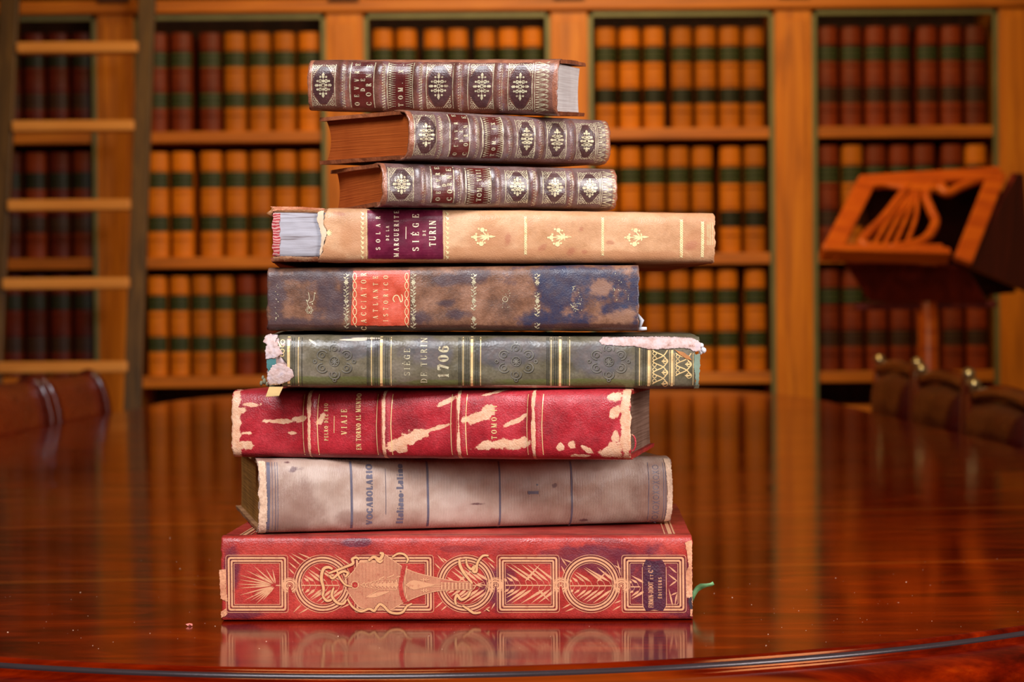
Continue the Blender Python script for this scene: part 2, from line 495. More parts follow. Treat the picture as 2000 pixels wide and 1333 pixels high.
ap = MB()
ap_out = table_outline(-0.08); ap_in = table_outline(-0.10)
kk = len(ap_out)
ap.v = [(x, y, -.0395) for x, y in ap_out] + [(x, y, -.13) for x, y in ap_out] + [(x, y, -.13) for x, y in ap_in] + [(x, y, -.0395) for x, y in ap_in]
for i in range(4):
    for j in range(kk):
        j2 = (j + 1) % kk; i2 = (i + 1) % 4
        ap.f.append((i * kk + j, i * kk + j2, i2 * kk + j2, i2 * kk + j))
ap.obj('apron', leg_m, table)
for lx in (-.55, .4):
    for ly in (2.2, 5.9):
        MB().lathe([(.045, -.13), (.05, -.2), (.03, -.22), (.05, -.26), (.058, -.32), (.04, -.5), (.028, -.66), (.036, -.7), (.02, -.76)], (lx, ly, 0), 20).obj('leg', leg_m, table, smooth=True)

# ------------------------------------------------------------------ leather chairs along the table
hide = leather('dark_maroon_hide', (46, 4, 2), (66, 9, 4), (86, 18, 6), 8, 0.33, 300, 0.15, speck=.05)
hide_l = leather('oxblood_hide', (78, 14, 4), (108, 24, 6), (130, 36, 10), 8, 0.28, 300, 0.15, speck=.05)
chair_wood = wood('chair_frame_wood', (60, 14, 6), (84, 24, 8), (110, 38, 12), 'Z', 0.12)
stud_m = plain('brass_stud', (206, 176, 120), 0.25, 0.9)
def chair(loc, rz, label, hd, top=0.13, wide=.43):
    """local frame: the sitter looks along -Y; the back stands at y = 0"""
    t = thing('leather_chair', label, 'chair', loc, rz, 'leather chairs drawn up along the table')
    H = TABLE_Z + top
    MB().box(-wide / 2, wide / 2, -.44, -.02, .40, .49).obj('seat', hd, t, bevel=.02, seg=3)
    # upholstered back, bulging towards the sitter, rolled over at the top
    v = []; f = []; nu, nv = 15, 17
    for i in range(nu):
        a = i / (nu - 1) * 2 - 1
        for j in range(nv):
            b = j / (nv - 1)
            z = .50 + (H - .03 - .50) * b
            bul = .030 * sqrt(max(0, 1 - a ** 6)) * (1 - (2 * b - 1) ** 8)
            v.append((a * (wide / 2 - .025), -.012 - bul - .004 * cos(a * 6) * sin(b * 9), z - .014 * a * a * b))
    n1 = len(v)
    for i in range(nu):
        a = i / (nu - 1) * 2 - 1
        for j in range(nv):
            b = j / (nv - 1); v.append((a * (wide / 2 - .025), .012, .50 + (H - .03 - .50) * b - .014 * a * a * b))
    for i in range(nu - 1):
        for j in range(nv - 1):
            q = i * nv + j; f.append((q, q + nv, q + nv + 1, q + 1)); f.append((n1 + q, n1 + q + 1, n1 + q + nv + 1, n1 + q + nv))
    for i in range(nu - 1):
        for j in (0, nv - 1):
            q = i * nv + j; f.append((q, q + nv, n1 + q + nv, n1 + q))
    for j in range(nv - 1):
        for i in (0, nu - 1):
            q = i * nv + j; f.append((q, q + 1, n1 + q + 1, n1 + q))
    fix_normals(mk('back_cushion', v, f, hd, t, True))
    pts = [(-wide / 2 + wide * q / 12, .0, H - .012 - .016 * (2 * q / 12 - 1) ** 2) for q in range(13)]
    MB().tube(pts, .016, 12).obj('top_rail', chair_wood, t, smooth=True)
    for s in (-1, 1):
        MB().tube([(s * wide / 2, .0, .0), (s * wide / 2, .0, .45), (s * wide / 2, -.012, .62), (s * wide / 2, -.004, H - .022)], [.018, .02, .017, .015], 12).obj('back_post', chair_wood, t, smooth=True)
        MB().lathe([(.004, 0), (.012, .004), (.006, .009), (.014, .018), (.015, .026), (.009, .034), (.002, .037)], (s * wide / 2, -.004, H - .024), 12).obj('finial', stud_m, t, smooth=True)
        MB().tube([(s * (wide / 2 - .025), -.41, 0), (s * (wide / 2 - .025), -.41, .40)], [.014, .021], 12).obj('front_leg', chair_wood, t, smooth=True)
    return t
for ysp, top, lb in ((5.12, .118, 'dark maroon leather chair on the lectern side of the table, farthest of three'),
                    (4.57, .105, 'dark maroon leather chair on the lectern side of the table, middle of three'),
                    (4.02, .085, 'dark maroon leather chair on the lectern side of the table, nearest of three')):
    chair((TX + R0 + .105, ysp, 0), radians(-90), lb, hide, top, .50)
def round_chair(loc, rz, label, hd, top, wide=.6):
    """low club chair: one thick rolled back with polished bands"""
    t = thing('club_chair', label, 'chair', loc, rz, 'rolled leather chairs on the ladder side')
    H = TABLE_Z + top
    MB().box(-wide / 2 + .03, wide / 2 - .03, -.42, .02, .36, .47).obj('seat', hd, t, bevel=.025, seg=3)
    pr = []
    for q in range(21):
        a = -pi / 2 + pi * q / 20 * 1.0
        pr.append((cos(a), sin(a)))
    # cross-section of the roll: leaning slab with a full round top, swept along x with domed ends
    def sec(x, sc):
        o = []
        hh = H - .50
        for q in range(24):
            a = 2 * pi * q / 24
            cy = .05 * cos(a) * sc; cz = sin(a)
            zz = .50 + hh * .5 + hh * .5 * (abs(cz) ** .75) * (1 if cz > 0 else -1) * (.86 + .14 * sc)
            o.append((x, -.02 + cy, zz))
        return o
    v = []; f = []; xs = [-1, -.985, -.95, -.9, -.8, -.5, 0, .5, .8, .9, .95, .985, 1]
    for x in xs:
        v += sec(x * wide / 2, max(.12, sqrt(max(0, 1 - abs(x) ** 9))))
    for i in range(len(xs) - 1):
        for q in range(24):
            q2 = (q + 1) % 24; f.append((i * 24 + q, i * 24 + q2, (i + 1) * 24 + q2, (i + 1) * 24 + q))
    f.append(tuple(range(24))); f.append(tuple((len(xs) - 1) * 24 + q for q in range(24)))
    fix_normals(mk('back_cushion', v, f, hd, t, True))
    for xx in (-wide / 2 + .035, wide / 2 - .035):
        pts = []
        for p in sec(xx, 1.0): pts.append((p[0], (p[1] + .02) * 1.04 - .02, .5 + (p[2] - .5) * 1.004))
        pts.append(pts[0])
        MB().tube(pts, .013, 10).obj('polished_band', chair_wood, t, smooth=True)
    for s in (-1, 1):
        MB().tube([(s * (wide / 2 - .07), 0, 0), (s * (wide / 2 - .07), 0, .52)], [.018, .024], 12).obj('back_leg', chair_wood, t, smooth=True)
        MB().tube([(s * (wide / 2 - .07), -.38, 0), (s * (wide / 2 - .07), -.38, .37)], [.016, .023], 12).obj('front_leg', chair_wood, t, smooth=True)
    return t
for ysp, lb in ((5.10, 'oxblood rolled-leather chair on the ladder side of the table, farthest of three'),
                (4.45, 'oxblood rolled-leather chair on the ladder side of the table, middle of three'),
                (3.80, 'oxblood rolled-leather chair on the ladder side of the table, nearest of three')):
    round_chair((TX - R0 - .122, ysp, 0), radians(90), lb, hide_l, .095, .64)

# ------------------------------------------------------------------ lectern
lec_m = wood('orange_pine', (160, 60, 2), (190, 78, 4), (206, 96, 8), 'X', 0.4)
lec_d = wood('shaded_lectern_wood', (84, 16, 4), (108, 26, 6), (130, 38, 10), 'Z', 0.5)  # darker wood tone paints in the shade of the lectern's unlit side
BL = at(1606, 503, 5.60); BR = at(1888, 512, 5.68); TR_ = at(1956, 338, 5.96); TL = at(1682, 356, 5.88)
lec = thing('lectern', 'carved wooden lectern with slanted openwork rest in front of the bookcase', 'lectern', (0, 0, 0))
nrm = (BR - BL).cross(TL - BL).normalized()
def lp(a, b, o=0): return BL.lerp(BR, a).lerp(TL.lerp(TR_, a), b) + nrm * o
def lbar(a0, b0, a1, b1, w, nm, par, mat=lec_m, t=.02):
    return MB().bar(lp(a0, b0), lp(a1, b1), w, t, up=nrm).obj(nm, mat, par, bevel=.004)
rest = lbar(0, .99, 1, .99, .05, 'book_rest', lec)
for a in (0.04, 0.97): lbar(a, 0, a, 1, .052, 'side_rail', rest)
MB().bar(lp(-.02, .02, .012), lp(.86, .02, .012), .028, .045, up=nrm).obj('ledge', lec_m, rest, bevel=.005)
def curve2(pts, n=24):
    P = [Vector((x, y, 0)) for x, y in pts]; o = []
    P = [P[0]] + P + [P[-1]]
    for i in range(1, len(P) - 2):
        for k in range(n // (len(P) - 3) + 1):
            t = k / (n // (len(P) - 3) + 1)
            a, b, c, d = P[i - 1:i + 3]
            o.append(0.5 * ((2 * b) + (-a + c) * t + (2 * a - 5 * b + 4 * c - d) * t * t + (-a + 3 * b - 3 * c + d) * t ** 3))
    o.append(P[-2]); return [(p.x, p.y) for p in o]
def lcurve(pts, r, nm):
    return MB().tube([lp(a, b, 0) for a, b in curve2(pts)], r, 8).obj(nm, lec_m, rest, smooth=True)
lcurve([(.36, .92), (.34, .78), (.29, .5), (.22, .26), (.24, .16), (.42, .12)], .014, 'scroll')
lcurve([(.54, .92), (.51, .78), (.60, .58), (.67, .42), (.63, .22), (.42, .12)], .014, 'scroll')
for a1 in (.31, .38, .45, .53): lcurve([(.43, .88), ((.43 + a1) / 2 + (a1 - .42) * .3, .5), (a1, .13)], .007, 'spindle')
lbar(.20, .13, .80, .13, .026, 'lower_panel', rest)
lbar(.30, .89, .62, .89, .05, 'centre_panel', rest)
lcurve([(.58, .86), (.66, .79), (.74, .86), (.84, .93), (.95, .95)], .014, 'scroll')
lcurve([(.08, .96), (.2, .93), (.32, .88)], .010, 'scroll')
apx = at(1975, 338, 6.0); low_f = at(1882, 520, 5.72); low_b = at(2004, 572, 6.18)
v = []
for o in (Vector((0, 0, 0)), Vector((.018, .004, 0))): v += [apx + o, apx + o + Vector((.03, .04, 0)), low_b + o, low_f + o]
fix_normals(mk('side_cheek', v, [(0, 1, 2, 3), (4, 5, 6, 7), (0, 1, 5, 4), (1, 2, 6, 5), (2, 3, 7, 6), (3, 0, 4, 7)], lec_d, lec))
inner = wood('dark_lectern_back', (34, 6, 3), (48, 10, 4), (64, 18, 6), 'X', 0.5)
bl_ = TL + (low_b - apx) + Vector((.02, .03, 0)); q_ = [TL + Vector((0, .03, -.012)), TR_ + Vector((0, .03, -.012)), low_b + Vector((-.03, 0, 0)), bl_]
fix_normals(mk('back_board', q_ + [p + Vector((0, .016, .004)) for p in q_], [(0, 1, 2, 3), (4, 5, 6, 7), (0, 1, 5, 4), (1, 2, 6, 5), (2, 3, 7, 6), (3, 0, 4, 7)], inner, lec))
p0 = at(1812, 505, 5.86); bx, by = p0.x, p0.y
v = [at(1650, 512, 5.68), at(1886, 520, 5.74), at(1930, 590, 5.82), at(1700, 590, 5.78)]
v2 = [p + Vector((0, .02, 0)) for p in v]
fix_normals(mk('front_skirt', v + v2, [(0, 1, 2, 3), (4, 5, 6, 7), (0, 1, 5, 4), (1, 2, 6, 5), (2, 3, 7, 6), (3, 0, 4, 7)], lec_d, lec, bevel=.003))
MB().lathe([(.16, 0), (.17, .02), (.06, .06), (.03, .1), (.028, .6), (.034, .62), (.03, .66), (.027, .72), (.034, .76), (.03, .80), (.027, p0.z)], (bx, by, 0), 18).obj('post', lec_m, lec, smooth=True)
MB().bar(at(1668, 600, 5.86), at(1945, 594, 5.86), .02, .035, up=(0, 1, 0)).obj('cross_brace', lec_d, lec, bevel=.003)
# ------------------------------------------------------------------ the stack: book builder
def hnoise(x, y=0.0, z=0.0): return noise.noise(Vector((x, y, z)))

class Book:
    def __init__(s, name, label, xl, xr, tl, tr, bl, br, yaw, zm, depth, bulge=.006, n=4.0, m=2.0, bands=(), hb=.0022, bw=.0035, wob=.0004, base=None, seed=0.0, pitch=0.0, swell=0.0):
        th = radians(yaw); c, sn = cos(th), sin(th)
        rl = ray(xl, bl); rr = ray(xr, br); kl = rl.x / rl.y; kr = rr.x / rr.y
        Ls = (kr - kl) * zm / (c - (kr + kl) * sn / 2)
        zl = zm - Ls / 2 * sn; zr = zm + Ls / 2 * sn
        pl = at(xl, bl, zl); pr = at(xr, br, zr)
        tl_ = at(xl, tl, zl); tr_ = at(xr, tr, zr)
        if base is not None: pl.z = TABLE_Z + base[0]; pr.z = TABLE_Z + base[1]
        s.X = (pr - pl).normalized(); s.L = (pr - pl).length
        s.Y = Vector((-sn, c, 0)); s.Z = s.X.cross(s.Y).normalized(); s.Y = s.Z.cross(s.X)
        q = Matrix.Rotation(radians(pitch), 3, s.X); s.Y = q @ s.Y; s.Z = q @ s.Z; s.swell = swell
        s.Tl = tl_.z - pl.z; s.Tr = tr_.z - pr.z
        s.D = depth; s.bulge = bulge; s.n = n; s.m = m; s.hb = hb; s.bw = bw; s.wob = wob; s.seed = seed
        s.c = (xl, xr, tl, tr, bl, br); s.zl = zl; s.zr = zr
        s.M = Matrix((s.X, s.Y, s.Z)).transposed().to_4x4(); s.M.translation = pl
        s.root = bpy.data.objects.new(name, None); COL.objects.link(s.root); s.root.empty_display_size = .03
        s.root.matrix_world = s.M
        s.root['label'] = label; s.root['category'] = 'book'; s.root['group'] = 'stack of antique books'
        s.bands = [s.u(b) for b in bands]
        print('BOOK', name, 'L %.3f T %.4f %.4f bottom %.4f %.4f top %.4f %.4f' % (s.L, s.Tl, s.Tr, pl.z - TABLE_Z, pr.z - TABLE_Z, pl.z - TABLE_Z + s.Tl, pr.z - TABLE_Z + s.Tr))
    def u(s, px):
        xl, xr = s.c[0], s.c[1]; f = (px - xl) / (xr - xl)
        return s.L * f * s.zl / (s.zr - f * (s.zr - s.zl))
    def v(s, px, py):
        xl, xr, tl, tr, bl, br = s.c; f = (px - xl) / (xr - xl)
        t = tl + (tr - tl) * f; b = bl + (br - bl) * f
        return (b - py) / (b - t)
    def T(s, u): return s.Tl + (s.Tr - s.Tl) * u / s.L
    def S(s, u, v):
        w = 2 * v - 1; a = min(1.0, abs(w))
        y = -s.bulge * max(0.0, 1 - a ** s.n) ** (1 / s.m)
        for b in s.bands:
            d = abs(u - b) / s.bw
            if d < 2.2: y -= s.hb * math.exp(-d ** 4 * .6) * max(0.0, 1 - a ** 14)
        y += s.wob * (hnoise(u * 40 + s.seed, v * 2.2, s.seed) + .5 * hnoise(u * 130, v * 6, s.seed + 3)) * max(0, 1 - a ** 6)
        return Vector((u, y, v * s.T(u)))
    def N(s, u, v):
        e = .0008; ev = .02
        v0 = min(max(v, ev), 1 - ev)
        a = s.S(u + e, v0) - s.S(u - e, v0); b = s.S(u, v0 + ev) - s.S(u, v0 - ev)
        n = a.cross(b)
        if n.length < 1e-12: return Vector((0, -1, 0))
        n.normalize()
        return n if n.y < 0 else -n
    def P(s, px, py, off=.0001):
        u, v = s.u(px), s.v(px, py)
        return s.S(u, v) + s.N(u, v) * off
    # ---- parts
    def spine(s, mat, name='spine', u0=None, u1=None, jag=.0006, thick=.0014, off=0.0, jscale=220, turn=True, v0=0.0, v1=1.0, rough_n=0.0):
        NU = max(60, int(s.L / .0013)); NV = 44
        u0 = u0 or (lambda v: 0.0); u1 = u1 or (lambda v: s.L)
        rowsv = []
        for j in range(NV + 1):
            t = -1 + 2 * j / NV
            rowsv.append(v0 + (v1 - v0) * (sin(t * pi / 2) + 1) / 2)
        out = []; inn = []
        def col(vv, kind):
            a = u0(min(max(vv, 0), 1)) + jag * (hnoise(vv * s.T(0) * jscale, s.seed, 1.3) + .6 * hnoise(vv * s.T(0) * jscale * 3, s.seed, 2.3))
            b = u1(min(max(vv, 0), 1)) + jag * (hnoise(vv * s.T(0) * jscale, s.seed, 7.3) + .6 * hnoise(vv * s.T(0) * jscale * 3, s.seed, 4.3))
            ro, ri = [], []
            for i in range(NU + 1):
                u = a + (b - a) * i / NU
                if kind == 0:
                    p = s.S(u, vv); n = s.N(u, vv)
                    if rough_n: p = p + n * (rough_n * hnoise(u * 260, vv * 12, s.seed + 9))
                    ro.append(p + n * off); ri.append(p + n * (off - thick))
                else:
                    yy, side = kind
                    z = s.T(u) + .0005 if side > 0 else -.0005
                    z += side * .0004 * hnoise(u * 60, yy * 50, s.seed)
                    ro.append(Vector((u, yy, z))); ri.append(Vector((u, yy, z - side * thick * .8)))
            out.append(ro); inn.append(ri)
        if turn:
            col(0.0, (.011, -1)); col(0.0, (.004, -1))
        for vv in rowsv: col(vv, 0)
        if turn:
            col(1.0, (.004, 1)); col(1.0, (.011, 1))
        V = [p for r in out for p in r] + [p for r in inn for p in r]
        R = len(out); C = NU + 1; B = R * C; F = []
        for j in range(R - 1):
            for i in range(NU):
                a = j * C + i; F.append((a, a + 1, a + C + 1, a + C)); F.append((B + a, B + a + C, B + a + C + 1, B + a + 1))
        for i in range(NU):
            F.append((i, B + i, B + i + 1, i + 1)); a = (R - 1) * C + i; F.append((a, a + 1, B + a + 1, B + a))
        for j in range(R - 1):
            a = j * C; F.append((a, a + C, B + a + C, B + a)); a = j * C + NU; F.append((a, B + a, B + a + C, a + C))
        return mk(name, V, F, mat, s.root, True)
    def board(s, mat, side, tb=.003, y0=.004, over=0.0, warp=0.0, name=None, ext=0.0):
        """side 1 = upper board, 0 = lower board"""
        NU, NY = 40, 14; V = []; F = []
        for lay in (0, 1):
            for i in range(NU + 1):
                u = -over + (s.L + 2 * over) * i / NU
                for j in range(NY + 1):
                    f = j / NY
                    y = y0 + (s.D + ext - y0) * f
                    zt = s.T(u) if side else tb
                    z = zt if lay else zt - tb
                    z += warp * min(1.0, f * 2.5) + (s.swell * f if side else 0)
                    e = .0006
                    uu = u + (e if i == 0 else -e if i == NU else 0) * (1 if lay == side else 0)
                    uu += .0006 * hnoise(y * 90, s.seed + lay, i) if i in (0, NU) else 0
                    V.append(Vector((uu, y, z + .0003 * hnoise(u * 40, y * 40, s.seed + side))))
        C = NY + 1; B = (NU + 1) * C
        for i in range(NU):
            for j in range(NY):
                a = i * C + j; F.append((a, a + 1, a + C + 1, a + C)); F.append((B + a, B + a + C, B + a + C + 1, B + a + 1))
        for i in range(NU):
            for j in (0, NY):
                a = i * C + j; F.append((a, a + C, B + a + C, B + a))
        for j in range(NY):
            for i in (0, NU):
                a = i * C + j; F.append((a, B + a, B + a + 1, a + 1))
        return fix_normals(mk(name or ('upper_board' if side else 'lower_board'), V, F, mat, s.root))
    def block(s, mat, tb=.003, inset=.0035, back=.005, inset_r=None, front=.55, sw=0.0):
        inset_r = inset if inset_r is None else inset_r
        V = []; F = []; K = 20
        us = [inset, s.L - inset_r]
        NU = 2
        for u in us:
            T = s.T(u); ring = []
            for k in range(K + 1):
                t = -1 + 2 * k / K; w = sin(t * pi / 2)
                z = tb + (T - 2 * tb) * (w + 1) / 2
                y = .002 - s.bulge * front * max(0, 1 - abs(w) ** 2.4) ** .5
                ring.append((u, y, z + .0001))
            for k in range(K + 1):
                t = 1 - 2 * k / K
                z = tb + (T + s.swell - 2 * tb) * (t + 1) / 2
                y = s.D - back - .006 * (1 - t * t)
                ring.append((u, y, z - .0001))
            V += ring
        n = len(V) // 2
        for i in range(n):
            j = (i + 1) % n; F.append((i, j, n + j, n + i))
        # end faces as strips from spine arc to fore edge, fine enough to shade well
        for e in (0, 1):
            o = e * n
            for k in range(K):
                F.append((o + k, o + k + 1, o + n - 2 - k, o + n - 1 - k))
        return fix_normals(mk('page_block', V, F, mat, s.root))
    def patch(s, name, poly, mat, off=.0002, jit=.6, step=2.5, fray=1.2, parent=None, crumple=0.0, thick=.00025):
        """irregular thin piece lying on the spine, outline in photograph positions"""
        pts = []
        m = len(poly)
        for i in range(m):
            a = poly[i]; b = poly[(i + 1) % m]; d = hypot(b[0] - a[0], b[1] - a[1]); k = max(1, int(d / fray))
            for q in range(k):
                x = a[0] + (b[0] - a[0]) * q / k; y = a[1] + (b[1] - a[1]) * q / k
                pts.append((x + jit * (hnoise(x * .35, y * .35, 1 + s.seed) * 1.6 + hnoise(x * 1.1, y * 1.1, 5)), y + jit * (hnoise(x * .35, y * .35, 11 + s.seed) * 1.6 + hnoise(x * 1.1, y * 1.1, 15))))
        B = len(pts); xs = [p[0] for p in pts]; ys = [p[1] for p in pts]
        inner = []
        x = min(xs) + step / 2
        while x < max(xs):
            y = min(ys) + step / 2
            while y < max(ys):
                ins = False; dmin = 9e9
                for i in range(B):
                    x1, y1 = pts[i]; x2, y2 = pts[i - 1]
                    if (y1 > y) != (y2 > y) and x < (x2 - x1) * (y - y1) / (y2 - y1) + x1: ins = not ins
                    dmin = min(dmin, abs(x1 - x) + abs(y1 - y))
                if ins and dmin > step * .5: inner.append((x, y))
                y += step
            x += step
        r = delaunay_2d_cdt([Vector(p) for p in pts + inner], [], [list(range(B))], 1, 1e-4)
        vs2, fs = r[0], r[2]
        V = []
        for p in vs2:
            cr = crumple * (hnoise(p.x * .16, p.y * .16, s.seed + 2) + .5 * hnoise(p.x * .5, p.y * .5, 8)) if crumple else 0
            V.append(s.P(p.x, min(max(p.y, -1e9), 1e9), off + max(-off * .5, cr)))
        o = mk(name, V, [tuple(f) for f in fs], mat, parent or s.root, bool(crumple))
        sm = o.modifiers.new('sheet', 'SOLIDIFY'); sm.thickness = thick; sm.offset = 0
        return o

def arc(cx, cy, rx, ry, a0, a1, n=None):
    n = n or max(6, int(abs(a1 - a0) / 14))
    return [(cx + rx * cos(radians(a0 + (a1 - a0) * i / n)), cy - ry * sin(radians(a0 + (a1 - a0) * i / n))) for i in range(n + 1)]
def spl(pts, n=8):
    P = [Vector(p) for p in pts]; P = [P[0]] + P + [P[-1]]; o = []
    for i in range(1, len(P) - 2):
        a, b, c, d = P[i - 1:i + 3]
        for k in range(n):
            t = k / n
            q = 0.5 * ((2 * b) + (c - a) * t + (2 * a - 5 * b + 4 * c - d) * t * t + (3 * b - a - 3 * c + d) * t ** 3)
            o.append((q.x, q.y))
    o.append(tuple(P[-2])); return o

class Draw:
    """tooling and lettering pressed on the spine"""
    def __init__(s, book, off=.00012, maxseg=6.0): s.b = book; s.off = off; s.V = []; s.F = []; s.ms = maxseg
    def stroke(s, pts, w, closed=False, w1=None, taper=None):
        q = [pts[0]]
        P2 = list(pts) + ([pts[0]] if closed else [])
        for a, b in zip(P2, P2[1:]):
            d = hypot(b[0] - a[0], b[1] - a[1]); k = max(1, int(d / s.ms))
            for i in range(1, k + 1): q.append((a[0] + (b[0] - a[0]) * i / k, a[1] + (b[1] - a[1]) * i / k))
        if closed: q = q[:-1]
        n = len(q)
        if n < 2: return
        base = len(s.V)
        for i, p in enumerate(q):
            a = q[i - 1] if (i > 0 or closed) else p; b = q[(i + 1) % n] if (i < n - 1 or closed) else p
            dx, dy = b[0] - a[0], b[1] - a[1]; l = hypot(dx, dy) or 1
            # miter at corners
            ax, ay = p[0] - a[0], p[1] - a[1]; bx, by = b[0] - p[0], b[1] - p[1]
            la = hypot(ax, ay) or 1; lb = hypot(bx, by) or 1
            co = max(-1, min(1, (ax * bx + ay * by) / (la * lb))) if la > 1e-6 and lb > 1e-6 else 1
            mit = 1 / max(.6, sqrt((1 + co) / 2)) if (0 < i < n - 1 or closed) else 1
            t = i / max(1, n - 1)
            ww = (w if w1 is None else w + (w1 - w) * t) * .5
            if taper: ww = w * .5 * taper(t)
            nx, ny = -dy / l * ww * mit, dx / l * ww * mit
            s.V.append(s.b.P(p[0] + nx, p[1] + ny, s.off)); s.V.append(s.b.P(p[0] - nx, p[1] - ny, s.off))
        for i in range(n if closed else n - 1):
            a = base + 2 * i; c = base + 2 * ((i + 1) % n)
            s.F.append((a, a + 1, c + 1, c))
    def leaf(s, x0, y0, x1, y1, w, peak=.6):
        s.stroke([(x0 + (x1 - x0) * i / 7, y0 + (y1 - y0) * i / 7) for i in range(8)], w, taper=lambda t: max(.04, (t / peak) ** .8 if t < peak else ((1 - t) / (1 - peak)) ** .6))
    def disc(s, cx, cy, r, ry=None, n=10):
        b = len(s.V)
        for k in range(n):
            a = 2 * pi * k / n; s.V.append(s.b.P(cx + r * cos(a), cy + (ry or r) * sin(a), s.off))
        s.F.append(tuple(range(b, b + n)))
    def ring(s, cx, cy, r, w, ry=None, n=None):
        n = n or max(8, int(r * 2.2)); s.stroke([(cx + r * cos(2 * pi * k / n), cy + (ry or r) * sin(2 * pi * k / n)) for k in range(n)], w, closed=True)
    def rrect(s, x0, y0, x1, y1, r, w):
        p = []
        for cx, cy, a in ((x1 - r, y0 + r, 90), (x0 + r, y0 + r, 180), (x0 + r, y1 - r, 270), (x1 - r, y1 - r, 360)):
            p += [(cx + r * cos(radians(a - 90 + 90 * k / 3 + (0))), cy - r * sin(radians(a - 90 + 90 * k / 3))) for k in range(4)]
        s.stroke(p, w, closed=True)
    def obj(s, name, mat, parent=None, gap=.0035):
        # one object per separate ornament: faces whose spans along the spine touch stay together
        sp = sorted((min(s.V[i].x for i in f), max(s.V[i].x for i in f), k) for k, f in enumerate(s.F))
        groups = []; end = -9
        for a, b, k in sp:
            if a > end + gap: groups.append([])
            groups[-1].append(k); end = max(end, b)
        for g in groups:
            used = {}; V = []; F = []
            for k in g:
                ff = []
                for i in s.F[k]:
                    if i not in used: used[i] = len(V); V.append(s.V[i])
                    ff.append(used[i])
                F.append(ff)
            o = mk(name, V, F, mat, parent or s.b.root)
        return o

